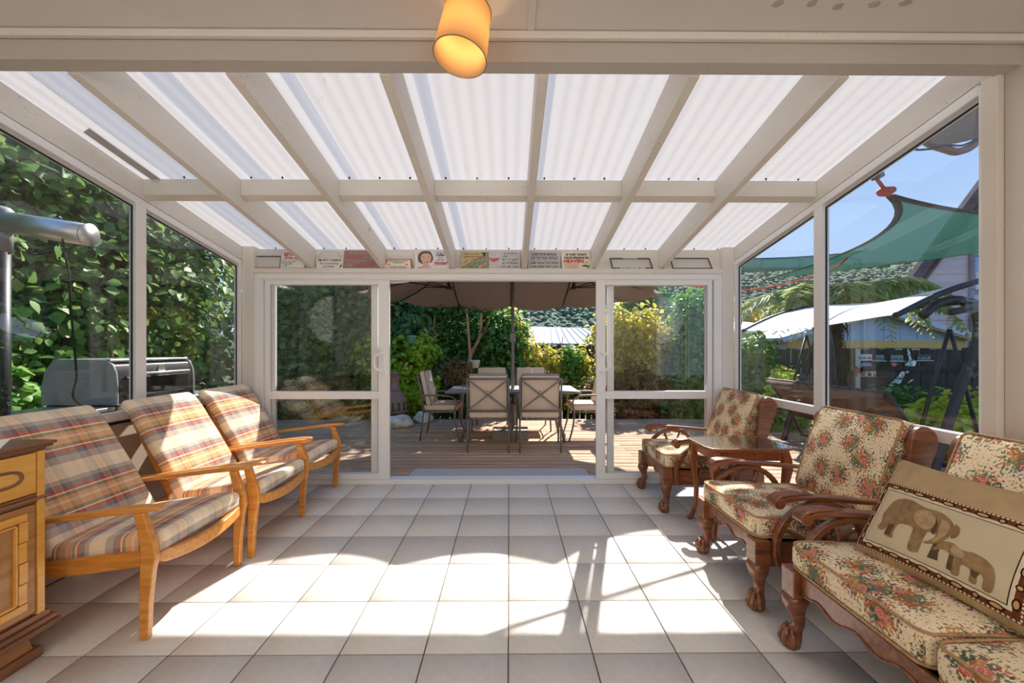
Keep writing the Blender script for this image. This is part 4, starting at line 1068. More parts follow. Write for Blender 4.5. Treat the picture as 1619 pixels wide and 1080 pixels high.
# 6
r, w = sign(-.905, -.575, .182, (226,222,226), 'white sign with a laughing curly-haired woman and a line about coffee')
sk = plain('print_skin', (222,176,158), .6, var=.08); hr = plain('print_hair', (104,86,70), .6, var=.25, scale=90); sc_m = plain('print_lips', (170,70,70), .6)
def flat(name, poly, mt, y, p=None): return obj(name, MB().prism(poly, y-.0006, y, 'xz'), mt, p or r)
hx = -.055
flat('portrait_hair', [(hx+a, b) for a, b in sm([(-.075,.07),(-.082,.105),(-.078,.135),(-.06,.16),(-.03,.174),(.01,.176),(.04,.166),(.055,.14),(.066,.11),(.062,.08),(.04,.058),(.0,.05),(-.045,.05)])], hr, -.0006)
flat('portrait_neck', [(hx+a, b) for a, b in ((-.045,.004),(.045,.004),(.028,.03),(.022,.06),(-.025,.06),(-.03,.03))], sk, -.0012)
flat('portrait_face', [(hx+a, b) for a, b in sm([(-.052,.10),(-.046,.135),(-.02,.148),(.015,.148),(.04,.135),(.048,.105),(.04,.07),(.018,.046),(-.008,.042),(-.036,.06)])], sk, -.0018)
for ex in (-.025, .022):
    flat('portrait_eye', [(hx+ex+a, b) for a, b in ((-.010,.112),(0,.116),(.010,.112),(0,.109))], M['inkd'], -.0024)
    flat('portrait_brow', [(hx+ex+a, b) for a, b in ((-.012,.122),(0,.127),(.012,.123),(0,.124))], hr, -.0024)
flat('portrait_nose', [(hx+a, b) for a, b in ((-.003,.105),(.002,.105),(.007,.09),(-.005,.088))], plain('print_shade', (196,142,124), .6), -.0024)
flat('portrait_mouth', [(hx+a, b) for a, b in sm([(-.022,.082),(0,.076),(.024,.084),(.014,.064),(-.004,.060)])], sc_m, -.0024)
flat('portrait_teeth', [(hx+a, b) for a, b in ((-.016,.079),(0,.075),(.018,.08),(.008,.070),(-.006,.069))], M['white'], -.003)
flat('portrait_blouse', [(hx-.09,.002),(hx-.045,.002),(hx-.03,.022),(hx-.085,.010)], plain('pink_blouse', (214,150,150), .6), -.003)
for s_, z, sz, mt, b_ in (('Hold the', .160, .022, M['ink'], 0), ('Coffee', .136, .030, M['inkd'], .0009), ('This Is', .110, .021, M['ink'], 0), ('a Job for', .088, .021, M['ink'], 0)):
    text('lettering', s_, sz, mt, r, .078, z, -.001, bold=b_)
text('lettering', 'Alcohol!', .040, M['red'], r, .083, .056, -.001, width=.135, shear=.25, bold=.0012)
flat('underline', [(.02,.034),(.14,.040),(.14,.043),(.02,.037)], M['red'], -.0004)
# 7
m, n_, l_, b_ = NT('fishing_sign_face'); tc = nd(n_, 'TexCoord'); sp = nd(n_, 'SeparateXYZ'); l_.new(tc.outputs['Object'], sp.inputs[0])
q = nd(n_, 'Math', operation='MULTIPLY_ADD', i_1=-.62, i_2=.085); l_.new(sp.outputs['X'], q.inputs[0])
q = nd(n_, 'Math', operation='MULTIPLY_ADD', i_1=.62, i_2=.085); l_.new(sp.outputs['X'], q.inputs[0])
q2 = nd(n_, 'Math', operation='GREATER_THAN'); l_.new(sp.outputs['Z'], q2.inputs[0]); l_.new(q.outputs[0], q2.inputs[1])
a = nd(n_, 'TexNoise', i_Scale=30, i_Detail=5); l_.new(tc.outputs['Object'], a.inputs['Vector'])
c1 = ramp(n_, [(.3, lin((122,122,92))), (.7, lin((158,156,124)))]); c2 = ramp(n_, [(.3, lin((176,158,116))), (.7, lin((206,188,144)))])
l_.new(a.outputs[0], c1.inputs[0]); l_.new(a.outputs[0], c2.inputs[0]); l_.new(mix(n_, l_, c1.outputs[0], c2.outputs[0], q2.outputs[0]), b_.inputs['Base Color']); b_.inputs['Roughness'].default_value = .5
r, w = sign(-.462, -.198, .172, m, 'tan and green fishing tackle sign with a small lure picture, right of the third rafter')
obj('rod_line', MB().prism([(-w/2,.006),(w/2,.166*.98-.0),(w/2,.158),(-w/2,0)], -.0006, 0, 'xz').map(lambda x, y, z: (x, y, .0+.085+.62*x+(z-.085-.62*x)*.0+(.004 if z > .085+.62*x else -.0))), M['inkd'], r)
flat('lure', sm([(-.112,.05),(-.09,.075),(-.06,.092),(-.068,.078),(-.09,.058)]), plain('lure_gold', (176,130,52), .5), -.0006)
flat('reel', sm([(.06,.15),(.085,.162),(.105,.158),(.10,.14),(.098,.125),(.08,.122),(.085,.138)]), M['inkd'], -.0006)
flat('tag', [(.045,.010),(.105,.038),(.112,.052),(.10,.056),(.04,.026)], plain('cream_tag', (222,200,170), .6), -.0006)
text('lettering', 'LURE', .024, M['red'], r, .077, .033, -.0012, shear=.2, bold=.0008, rot=R(-24))
mb = MB()
for z, x0, x1, hh in ((.145,-.10,.035,.012),(.118,-.10,.06,.014),(.092,-.03,.03,.010)):
    x = x0
    while x < x1: mb.bx(x, x+.009, -.0006, 0, z-hh/2, z+hh/2); x += .0135
obj('worn_lettering', mb, plain('brown_print', (142,96,60), .7, var=.2), r)
# 8
r, w = sign(-.195, .105, .172, (196,192,196), 'grey sign with a red splash and lines ending in friends, left of the centre rafter')
flat('red_splash', sm([(-.15,.115),(-.12,.10),(-.09,.104),(-.05,.105),(-.062,.085),(-.09,.066),(-.115,.07),(-.14,.09)]), plain('red_wash', (196,96,88), .7, var=.2), -.0006)
flat('cocktail', [(-.10,.07),(-.075,.075),(-.095,.05),(-.098,.012),(-.104,.012),(-.105,.05)], plain('cream_stem', (214,196,176), .7), -.0008)
for s_, z, wd, sz, mt in (('I MAY BE GOING TO', .150, .13, .018, M['ink']), ('HELL', .123, .045, .024, M['inkd']), ('BUT AT LEAST', .090, .155, .030, M['ink']), ('ALL MY FRIENDS', .055, .155, .026, M['ink']), ('WILL BE THERE', .018, .165, .028, M['ink'])):
    text('lettering', s_, sz, mt, r, .055 if s_ != 'HELL' else .01, z, -.001, width=wd)
# 9
r, w = sign(.185, .492, .172, (190,184,184), 'grey sign saying everyone brings joy to this office')
for s_, z, wd, sz, b_ in (('EVERYONE BRINGS', .142, .235, .036, .0008), ('JOY TO THIS OFFICE', .104, .26, .038, .0008), ('SOME WHEN THEY ENTER', .056, .275, .030, .0004), ('SOME WHEN THEY LEAVE', .020, .275, .030, .0004)):
    text('lettering', s_, sz, M['ink'], r, 0, z, -.001, width=wd, bold=b_)
obj('rule', MB().bx(-.12, .12, -.0008, 0, .079, .0805), M['ink'], r)
# 10
r, w = sign(.512, .792, .172, (228,218,192), 'cream fishing sign with HEAVEN in large red letters', skew=-.01)
text('lettering', "IF THEY DON'T", .030, M['black'], r, -.003, .140, -.001, width=.20, bold=.0012)
text('lettering', 'HAVE FISHING IN', .030, M['black'], r, -.003, .108, -.001, width=.235, bold=.0012)
text('lettering', 'HEAVEN', .042, M['red'], r, -.03, .075, -.001, width=.19, bold=.002)
text('lettering', '...', .042, M['black'], r, .092, .072, -.001, bold=.001)
mb = MB()
for z, x1 in ((.050,.02),(.036,.02),(.022,.01),(.010,.0)):
    x = -.12
    while x < x1: mb.bx(x, x+.006, -.0006, 0, z-.004, z+.004); x += .0088
obj('worn_lettering', mb, plain('faded_red_print', (206,120,104), .7), r)
flat('fish', sm([(.045,.030),(.065,.036),(.09,.038),(.115,.030),(.125,.042),(.122,.022),(.09,.022),(.06,.024)]), M['inkd'], -.0006)
flat('fish', [(.10,.006),(.122,.006),(.122,.014),(.10,.014)], M['inkd'], -.0006)
# 11, 12
r, w = frame(.99, 1.39, .112, -.018, -.03, 'dark bent plate frame between the fifth and sixth rafters', .014)
text('lettering', 'PUT IT ON MY TAB', .017, M['white'], r, 0, .0075, -.001, width=.235, bold=.0004)
text('lettering', 'POLICE OFFICER', .012, M['white'], r, -.02, .106, -.001, width=.135, bold=.0003)
r, w = frame(1.575, 1.965, .115, -.02, -.035, 'dark bent plate frame at the right end of the shelf', .013)
text('lettering', 'MADE IN THE PEOPLE AND DON\'T PUT', .010, M['ink'], r, 0, .0075, -.001, width=.32)

# offcuts of dark timber left on the shelf under the rafters, hook on a rafter
hk = obj('cup_hook', MB().tube(curve_pts([(0,0,0),(.006,0,.0),(.016,0,.004),(.03,0,.0),(.034,0,.016),(.026,0,.026)], 5), .002, 6), M['steelgrey'], None, smooth=True)
hk.location = (-1.207+RW/2, 3.42, 2.30); hk.rotation_euler = (0, 0, R(-70))
tag(hk, 'small metal cup hook screwed into the second rafter', 'hook')
# leaf litter caught on top of the nogging in the leftmost bay, and the grey cover strip by it
lf = MB(); rng = random.Random(3)
fl_ = obj('flashing_strip', MB().hexa([(-2.485,2.36,rtop(2.36)-.006),(-2.42,2.33,rtop(2.33)-.006),(-2.42,2.80,rtop(2.80)-.006),(-2.485,2.80,rtop(2.80)-.006),(-2.485,2.36,rtop(2.36)-.001),(-2.42,2.33,rtop(2.33)-.001),(-2.42,2.80,rtop(2.80)-.001),(-2.485,2.80,rtop(2.80)-.001)]), plain('grey_flashing', (176,178,178), .5, var=.15), roof)
# ================================================================== OUTDOORS: terrace
ZD = -.04
dm = empty('doormat', (-.10, 4.20, ZD+.002), 0, 'grey doormat lying on the deck just outside the door', 'mat')
mb = MB(); mb.prism([(p[0], p[1]) for p in outline(1.90, .50, .07, 0)], 0, .012, 'xy')
obj('mat', mb, M['mat'], dm, bevel=.004)
obj('mat_edge', MB().tube(outline(1.90, .50, .07, .008), .006, 6, closed=True), plain('mat_edge_grey', (120,118,118), .9), dm)

def tubep(P, r=.0125, n=8, k=6): return MB().tube(curve_pts(P, k), r, n)
def patio_chair(loc, rz, label):
    r = empty('patio_chair', loc, rz, label, 'chair', 'patio chairs round the outdoor table'); G = M['steelgrey']
    for s in (-1, 1):
        obj('rear_leg', MB().tube([(-.285,s*.265,0),(-.25,s*.265,.25),(-.235,s*.265,.42)], .0135, 8), G, r, smooth=True)
        obj('back_post', MB().tube([(-.235,s*.265,.42),(-.27,s*.265,.70),(-.32,s*.265,.955)], .0135, 8), G, r, smooth=True)
        obj('arm', tubep([(-.262,s*.27,.655),(-.10,s*.285,.665),(.12,s*.29,.655),(.225,s*.29,.615),(.245,s*.29,.52),(.225,s*.29,.42),(.24,s*.295,.22),(.30,s*.30,0)], .0135, 8, 5), G, r, smooth=True)
        obj('seat_rail', MB().tube([(-.235,s*.265,.42),(.225,s*.275,.42)], .012, 8), G, r, smooth=True)
    for z, x in ((.955,-.32),(.54,-.253)):
        obj('back_rail', MB().tube([(x,-.265,z),(x,.265,z)], .0125, 8), G, r, smooth=True)
    obj('crossbar', MB().bar((-.255,-.255,.55), (-.318,.255,.945), .02, .008, (1,0,0)), G, r)
    obj('crossbar', MB().bar((-.262,.255,.55), (-.325,-.255,.945), .02, .008, (1,0,0)), G, r)
    for x in (-.235, .225): obj('seat_rail', MB().tube([(x,-.27,.42),(x,.27,.42)], .012, 8), G, r, smooth=True)
    sc = obj('seat_cushion', rbox(.50, .50, .095, .03, .012, lambda x, y, z: (x+.015, y, z+.483)), M['tan'], r)
    obj('piping', MB().tube([(x+.015, y, z+.483) for x, y, z in outline(.495, .495, .035, .040)], .004, 6, closed=True), M['tanpipe'], sc, smooth=True)
    def bk(x, y, z):
        s_ = (x+.26)/.52; return (-.150-.115*s_+z*.97, y, .475+s_*.535+z*.2)
    bc = obj('back_cushion', rbox(.52, .50, .085, .028, .012, bk), M['tan'], r)
    obj('piping', MB().tube([bk(*p) for p in outline(.515, .495, .03, .036)], .004, 6, closed=True), M['tanpipe'], bc, smooth=True)
    obj('piping', MB().tube([bk(*p) for p in outline(.515, .495, .03, -.036)], .004, 6, closed=True), M['tanpipe'], bc, smooth=True)
    for zz in (-.058, .058): obj('button', MB().ball(bk(.08, 0, zz), (.014,.02,.02), 10, 6), M['tan'], bc, smooth=True)
    return r
TX, TY = .055, 6.10
patio_chair((-.27, 5.43, ZD), R(90), 'patio chair with its back to the door, left one of the near pair')
patio_chair((.405, 5.43, ZD), R(90), 'patio chair with its back to the door, right one of the near pair')
patio_chair((-1.01, 6.10, ZD), 0, 'patio chair at the left end of the outdoor table, seen from the side')
patio_chair((1.17, 6.10, ZD), R(180), 'patio chair at the right end of the outdoor table, partly behind the door frame')
patio_chair((-.30, 6.80, ZD), R(-90), 'patio chair on the far side of the table, left of the parasol pole')
patio_chair((.38, 6.80, ZD), R(-90), 'patio chair on the far side of the table, right of the parasol pole')
tb2 = empty('patio_table', (TX, TY, ZD), 0, 'grey rectangular outdoor dining table under the parasol', 'table')
tg = plain('grey_tabletop', (178,182,186), .35, var=.08)
obj('tabletop', MB().bx(-.95,.95,-.47,.47,.705,.735), tg, tb2, bevel=.006)
obj('table_rim', MB().tube(outline(1.90,.94,.02,.72), .012, 6, closed=True), M['steelgrey'], tb2)
for sx_ in (-1, 1):
    for sy in (-1, 1):
        obj('leg', MB().tube([(sx_*.62, sy*.30, .70), (sx_*.66, sy*.33, .35), (sx_*.74, sy*.38, 0)], .02, 8), M['steelgrey'], tb2, smooth=True)
obj('lower_shelf', MB().bx(-.55,.55,-.26,.26,.50,.515), tg, tb2, bevel=.004)
for sx_ in (-1, 1): obj('shelf_bar', MB().bar((sx_*.55,-.31,.50), (sx_*.55,.31,.50), .02, .02), M['steelgrey'], tb2)
bt = empty('bottle', (.34, 6.12, ZD+.735), 0, 'white bottle standing on the outdoor table', 'bottle')
obj('body', MB().lathe([(.004,0),(.034,0),(.036,.01),(.036,.18),(.03,.21),(.014,.24),(.013,.27)], 16), M['white'], bt, smooth=True)
obj('cap', MB().lathe([(.004,.268),(.017,.268),(.017,.30),(.004,.302)], 14), M['white'], bt, smooth=True)

# ---- double parasol
PC = (.035, 6.06)
um = empty('parasol', (PC[0], PC[1], ZD), 0, 'wide taupe double parasol over the outdoor table', 'parasol')
obj('base_block', MB().bx(-.285,.255,-.20,.20,0,.125), plain('granite_base', (150,146,140), .8, var=.3, scale=60), um, bevel=.01)
obj('pole', MB().tube([(.02,0,.12),(.02,0,2.56)], .025, 14), M['steelgrey'], um, smooth=True)
cbx = obj('crank_box', MB().bx(-.025,.065,-.05,.045,1.44,1.575), M['steelgrey'], um, bevel=.012)
obj('crank_handle', MB().tube([(.065,-.01,1.50),(.10,-.01,1.50),(.10,-.01,1.43)], .008, 8), M['blackmetal'], cbx, smooth=True)
HUB = .94
ZA = 2.66
def ze(q): return (q[0], q[1], 2.19-.048*q[1])     # the canopy is tipped a little away from the house
edge = [(-2.32,0),(-1.90,-.78),(-.95,-1.25),(0,-1.25),(.95,-1.25),(1.90,-.78),(2.32,0),(1.90,.80),(.95,1.36),(0,1.36),(-.95,1.36),(-1.90,.80)]
def apex(i):
    x = edge[i][0]
    return (-HUB if x < -.01 else HUB if x > .01 else 0, 0)
mb = MB(); k1, k2 = 6, 8
ridge = [(-HUB,0,ZA),(0,0,ZA-.02),(HUB,0,ZA)]
def apt(i):
    a = apex(i); return Vector((a[0], a[1], ZA if a[0] else ZA-.02))
for i in range(12):
    j = (i+1) % 12
    A0, A1 = apt(i), apt(j); B0, B1 = Vector(ze(edge[i])), Vector(ze(edge[j]))
    vs_ = []; fs = []
    for a in range(k1+1):
        for b in range(k2+1):
            s_, t = a/k1, b/k2
            p = A0.lerp(A1, t).lerp(B0.lerp(B1, t), s_)
            p.z -= .07*math.sin(math.pi*t)*s_**1.5*(1.3 if (i in (8, 9, 2, 3)) else 1) + .05*math.sin(math.pi*s_)
            c = Vector((0, 0, 0)); p.x *= 1-.035*math.sin(math.pi*t)*s_; p.y *= 1-.035*math.sin(math.pi*t)*s_
            vs_.append(p)
    for a in range(k1):
        for b in range(k2): fs.append((a*(k2+1)+b, (a+1)*(k2+1)+b, (a+1)*(k2+1)+b+1, a*(k2+1)+b+1))
    mb.add(vs_, fs)
cme = mb.mesh('canopy', True)
bm = bmesh.new(); bm.from_mesh(cme); bmesh.ops.remove_doubles(bm, verts=bm.verts, dist=1e-4); bm.to_mesh(cme); bm.free()
can = obj('canopy', cme, M['canopy'], um)
for s in (-1, 1):
    hb_ = obj('hub', MB().lathe([(.005,2.50),(.045,2.50),(.05,2.53),(.05,2.57),(.02,2.60)], 14, (s*HUB,0,0)), M['blackmetal'], um, smooth=True)
    obj('runner', MB().lathe([(.012,2.235),(.04,2.235),(.045,2.27),(.014,2.29),(.014,2.50)], 14, (s*HUB,0,0)), M['blackmetal'], um, smooth=True)
obj('ridge_bar', MB().tube([(-HUB,0,2.53),(HUB,0,2.53)], .018, 8), M['blackmetal'], um, smooth=True)
for i in range(12):
    a = apt(i); e_ = Vector(ze(edge[i])); a = a-Vector((0,0,.06)); e2 = a.lerp(e_, .985)-Vector((0,0,.012))
    mid_ = a.lerp(e_, .5)-Vector((0,0,.065))
    rb = obj('rib', MB().tube(curve_pts([a, mid_, e2], 6), .011, 6), M['blackmetal'], um, smooth=True)
    if abs(a.x) > .1:
        obj('strut', MB().tube([(a.x, 0, 2.26), a.lerp(e_, .46)-Vector((0,0,.07))], .008, 6), M['blackmetal'], rb, smooth=True)

# ---- chiminea and rocks
ch = empty('chiminea', (-2.06, 7.25, ZD), R(20), 'rusty iron chiminea with a slotted belly, at the left edge of the deck', 'chiminea')
obj('body', MB().lathe([(.10,.14),(.17,.16),(.215,.22),(.235,.30),(.225,.40),(.17,.50),(.115,.56),(.10,.60)], 24), M['rust'], ch, smooth=True)
obj('chimney', MB().lathe([(.10,.585),(.11,.59),(.088,.63),(.078,.72),(.076,.86),(.095,.885),(.10,.90),(.085,.91),(.07,.90),(.066,.70)], 24), M['rust'], ch, smooth=True)
for k in range(14):
    a = 2*math.pi*k/14; obj('slot', MB().bar((.232*math.cos(a), .232*math.sin(a), .25), (.228*math.cos(a), .228*math.sin(a), .39), .018, .012, (math.cos(a), math.sin(a), 0)), M['dark'], ch)
obj('belly_ring', MB().lathe([(.226,.205),(.245,.21),(.245,.225),(.226,.23)], 24), M['rust'], ch, smooth=True)
for k in range(3):
    a = 2*math.pi*k/3+.4; obj('leg', MB().tube([(.13*math.cos(a), .13*math.sin(a), .17), (.22*math.cos(a), .22*math.sin(a), .08), (.25*math.cos(a), .25*math.sin(a), 0)], .018, 8), M['rust'], ch, smooth=True)
def rock(loc, r3, seed, label):
    rng = random.Random(seed); mb = MB().ball((0,0,0), 1, 22, 14)
    ph = [rng.uniform(0, 6) for _ in range(9)]
    def f(x, y, z):
        k = 1+.13*math.sin(3*x+ph[0])*math.cos(2.6*y+ph[1])+.09*math.sin(5*z+ph[2]+3*x)+.05*math.sin(11*x+ph[3])*math.sin(9*y+ph[4])*math.cos(10*z)
        return (x*k*r3[0], y*k*r3[1], max(-.62, z*k)*r3[2]+.62*r3[2])
    mb.map(f); o = obj('rock', mb, M['rock'], None, loc=loc, smooth=True); tag(o, label, 'rock', 'pale rocks by the chiminea'); return o
rock((-1.90, 6.86, ZD), (.235, .17, .135), 2, 'larger pale rock on the deck below the chiminea')
rock((-1.555, 7.28, ZD), (.17, .13, .125), 5, 'smaller pale rock on the deck, right of the larger one')

# ---- barbecue on the left deck
bq = empty('barbecue', (-3.62, 3.82, ZD), 0, 'big hooded barbecue with grey end panel, outside the left window', 'barbecue')
grey = plain('grey_cast_panel', (172,172,174), .4, metal=.3, var=.05)
prof = [(-.31,.86),(.31,.86),(.31,1.02),(.30,1.13),(.27,1.20),(.20,1.235),(-.10,1.24),(-.22,1.22),(-.28,1.14),(-.31,1.0)]
obj('hood', MB().prism(prof, -.40, .40, 'xz'), M['blackmetal'], bq, bevel=.01)
for s in (-1, 1):
    obj('end_panel', MB().prism([(a*1.03, .86+(b-.86)*1.03) for a, b in prof], s*.40-.02*(s < 0), s*.40+.02*(s > 0), 'xz'), grey, bq, bevel=.008)
obj('hood_top', MB().bx(-.24,.255,-.41,.41,1.225,1.25), M['stainless'], bq, bevel=.01)
obj('hood_window', MB().bx(.308,.318,-.33,.33,.93,1.09), plain('dark_oven_glass', (14,14,16), .08, spec=.6), bq, bevel=.004)
obj('handle', MB().tube([(.31,-.30,1.12),(.36,-.29,1.12),(.36,.29,1.12),(.31,.30,1.12)], .011, 8), M['stainless'], bq, smooth=True)
obj('thermometer', MB().disc((.325,0,1.15), .04, .02, 18, 'x'), M['stainless'], bq)
obj('cook_box', MB().bx(-.30,.30,-.40,.40,.70,.86), M['blackmetal'], bq, bevel=.01)
obj('control_panel', MB().hexa([(.30,-.40,.70),(.37,-.40,.72),(.37,.40,.72),(.30,.40,.70),(.30,-.40,.84),(.34,-.40,.84),(.34,.40,.84),(.30,.40,.84)]), M['stainless'], bq, bevel=.004)
for k in range(4): obj('knob', MB().disc((.37,-.27+.18*k,.775), .026, .04, 16, 'x'), M['blackmetal'], bq, bevel=.004)
for s in (-1, 1):
    obj('side_shelf', MB().bx(-.28,.30,s*.66-.25,s*.66+.25,.82,.85), M['stainless'], bq, bevel=.006)
obj('cabinet', MB().bx(-.28,.27,-.38,.38,.08,.70), M['blackmetal'], bq, bevel=.008)
for s in (-1, 1):
    dd = obj('door', MB().bx(.27,.285,s*.19-.18,s*.19+.18,.10,.68), M['stainless'], bq, bevel=.004)
    obj('door_handle', MB().tube([(.285,s*.05,.45),(.31,s*.05,.46),(.31,s*.05,.60),(.285,s*.05,.61)], .007, 8), M['blackmetal'], dd, smooth=True)
for sx_ in (-1, 1):
    for s in (-1, 1): obj('wheel', MB().disc((sx_*.22, s*.33, .04), .04, .025, 16, 'y'), M['dark'], bq, bevel=.004)

# ---- post with a stainless heater tube
hp = empty('heater_post', (-3.27, 2.60, ZD), 0, 'dark post carrying a stainless steel heater tube, far left outside the window', 'heater')
obj('post', MB().tube([(0,0,0),(0,0,2.05)], .048, 14), M['blackmetal'], hp, smooth=True)
obj('post_sleeve', MB().tube([(0,0,1.96),(0,0,2.19)], .056, 16), plain('grey_sleeve', (140,140,142), .5), hp, smooth=True)
obj('post_cap', MB().lathe([(.06,2.18),(.065,2.19),(.062,2.23),(.045,2.25),(.005,2.253)], 16), plain('grey_cap', (156,156,158), .5), hp, smooth=True)
d0, d1 = Vector((.05,0,2.15)), Vector((.53,.03,2.08))
tb_ = obj('heater_tube', MB().tube([d0, d0.lerp(d1,.5), d1], .07, 24), M['stainless'], hp, smooth=True)
obj('end_cap', MB().tube([d1, d1+(d1-d0)*.02], .073, 24), M['stainless'], tb_, smooth=True)
obj('cable', MB().tube(curve_pts([(.42,-.02,2.04),(.43,-.02,1.97),(.44,-.0,1.82),(.43,.02,1.6),(.42,.05,1.35),(.38,.1,1.15),(.32,.14,1.0),(.30,.30,.87)], 6), .006, 6), M['dark'], hp, smooth=True)
# ================================================================== GARDEN, right side: swing seat, sails, dish
sw = empty('swing_seat', (4.32, 4.85, ZD), 0, 'garden swing seat with white fabric roof and charcoal tube frame, outside the right window', 'swing seat')
T = M['swingmetal']
for k, y in enumerate((-1.02, 1.02)):
    s = -1 if k == 0 else 1
    # arched end frame: top pivot, curls over and runs down to the foot
    obj('frame_arch', MB().tube(curve_pts([(-.34,y,1.66),(-.20,y,1.77),(-.02,y,1.81),(.13,y,1.76),(.20,y,1.62),(.19,y,1.42),(.08,y,1.1),(-.10,y,.6),(-.28,y,0)], 6), .042, 12), T, sw, smooth=True)
    obj('frame_leg', MB().tube(curve_pts([(.02,y,1.81),(.28,y,1.72),(.40,y,1.45),(.46,y,.9),(.60,y,0)], 6), .04, 12), T, sw, smooth=True)
    obj('hanger_bracket', MB().bar((.16,y,1.74), (-.02,y-s*.05,1.69), .05, .06), T, sw, bevel=.01)
    sp = MB()
    sp.tube([(.0+.022*math.cos(a*.9), y-s*.07+.022*math.sin(a*.9), 1.68-.0045*a) for a in range(0, 34)], .006, 5)
    obj('spring', sp, M['stainless'], sw, smooth=True)
    obj('hanger_arm', MB().tube([(0,y-s*.07,1.54), (-.30,y-s*.09,.44)], .016, 8), T, sw, smooth=True)
    obj('hanger_arm', MB().tube([(0,y-s*.07,1.54), (.33,y-s*.09,.40)], .016, 8), T, sw, smooth=True)
obj('top_rail', MB().tube([(.0,-1.02,1.79),(.0,1.02,1.79)], .03, 10), T, sw, smooth=True)
obj('foot_rail', MB().tube([(.60,-1.02,.03),(.60,1.02,.03)], .025, 8), T, sw, smooth=True)
# seat: cushion base and reclined back in brown sling
obj('seat_frame', MB().bar((-.26,-.90,.40), (-.26,.90,.40), .03, .03).bar((.30,-.90,.42), (.30,.90,.42), .03, .03).bar((-.26,-.9,.40),(.30,-.9,.42),.03,.03).bar((-.26,.9,.40),(.30,.9,.42),.03,.03), T, sw, bevel=.005)
obj('seat_sling', MB().hexa([(-.26,-.89,.40),(.30,-.89,.43),(.30,.89,.43),(-.26,.89,.40),(-.26,-.89,.44),(.30,-.89,.47),(.30,.89,.47),(-.26,.89,.44)]), M['brownsling'], sw, bevel=.008)
obj('back_sling', MB().hexa([(-.24,-.89,.43),(-.21,-.89,.43),(-.21,.89,.43),(-.24,.89,.43),(-.58,-.89,.885),(-.55,-.89,.885),(-.55,.89,.885),(-.58,.89,.885)]), M['brownsling'], sw, bevel=.006)
obj('back_frame', MB().tube([(-.25,-.92,.42),(-.575,-.92,.90),(-.575,.92,.90),(-.25,.92,.42)], .018, 8), T, sw, smooth=True)
obj('back_roll', MB().tube([(-.60,-.88,.86),(-.60,.88,.86)], .035, 10), M['brownsling'], sw, smooth=True)
for y in (-.90, .90): obj('under_leg', MB().tube([(-.26,y,.40),(-.10,y,.10),(.12,y,.06)], .018, 8), T, sw, smooth=True)
# fabric roof, lower on the house side
mb = MB(); nu, nv = 8, 16; vs_ = []; fs = []
def rf(u, v):    # u across (0 low, 1 high), v along
    x = -.70+1.10*u; y = -1.14+2.44*v
    z = 1.645+.36*u+.06*math.sin(math.pi*u)+.03*math.cos(2*math.pi*v)*(.5+.5*u) - .02*math.sin(math.pi*v) - .04*v
    return Vector((x, y, z))
for lay in (0, 1):
    vs_ = [rf(i/nu, j/nv)-Vector((0,0,.004*lay)) for i in range(nu+1) for j in range(nv+1)]
    if lay == 0: mb.add(vs_, [(i*(nv+1)+j, (i+1)*(nv+1)+j, (i+1)*(nv+1)+j+1, i*(nv+1)+j+1) for i in range(nu) for j in range(nv)])
obj('fabric_roof', mb, M['swingcloth'], sw, smooth=True)
for v in (0, 1):
    obj('roof_bar', MB().tube(curve_pts([rf(-.02, v)-Vector((0,0,.0)), rf(.35, v), rf(.7, v), rf(1.02, v)], 6), .028, 10), T, sw, smooth=True)

def sail(name, P, mids, sag, label, mat, n=16, hem=.03, pole=None):
    """four-cornered shade sail; each edge is a curve through its own mid point, hemmed"""
    r = empty(name, P[0], 0, label, 'shade sail'); o = Vector(P[0]); P = [Vector(p)-o for p in P]; mids = [Vector(p)-o for p in mids]
    def E(i, t):
        a, b = P[i], P[(i+1) % 4]; c = mids[i]*2-(a+b)*.5
        return a*(1-t)**2+c*2*t*(1-t)+b*t*t
    def S(u, v):
        p = E(0, u)*(1-v)+E(2, 1-u)*v+E(3, 1-v)*(1-u)+E(1, v)*u
        p -= P[0]*(1-u)*(1-v)+P[1]*u*(1-v)+P[2]*u*v+P[3]*(1-u)*v
        p.z -= sag*math.sin(math.pi*u)*math.sin(math.pi*v); return p
    mb = MB(); mb.add([S(i/n, j/n) for i in range(n+1) for j in range(n+1)], [(i*(n+1)+j, (i+1)*(n+1)+j, (i+1)*(n+1)+j+1, i*(n+1)+j+1) for i in range(n) for j in range(n)])
    obj('mesh_cloth', mb, mat, r, smooth=True)
    for k in range(4): obj('hem', MB().tube([E(k, i/n) for i in range(n+1)], hem, 6, sq=.25), M['sailhem'], r, smooth=True)
    if pole is not None: obj('pole', MB().tube([P[pole]+Vector((0,0,.05)), Vector((P[pole].x, P[pole].y, -.55-o.z))], .04, 10), M['swingmetal'], r, smooth=True)
    return r
s1 = sail('shade_sail', [(2.93,3.06,2.475), (4.92,7.6,2.63), (9.9,7.5,3.26), (5.9,4.05,2.66)], [(4.45,5.0,2.61), (7.5,7.6,2.93), (7.7,5.7,2.98), (4.35,3.6,2.52)], .10, 'large green shade sail stretched from the house corner, seen through the right window', M['sail'])
sp2 = sail('shade_sail', [(5.60,9.62,3.15), (5.45,9.75,3.50), (9.0,10.1,3.78), (7.9,9.9,3.32)], [(5.52,9.7,3.32), (7.2,9.9,3.58), (8.4,10.0,3.55), (6.9,9.75,3.22)], .03, 'distant dark green strip of a second shade sail against the hill', M['sail'], pole=1)
rs = empty('ratchet_strap', (2.93,3.06,2.475), 0, 'red ratchet strap holding the corner of the green shade sail', 'strap')
obj('strap', MB().tube([(0,0,.0),(-.12,-.06,.05),(-.20,-.10,.09),(-.34,-.17,.18),(-.62,-.30,.20)], .014, 6, sq=.4), M['redstrap'], rs, smooth=True)
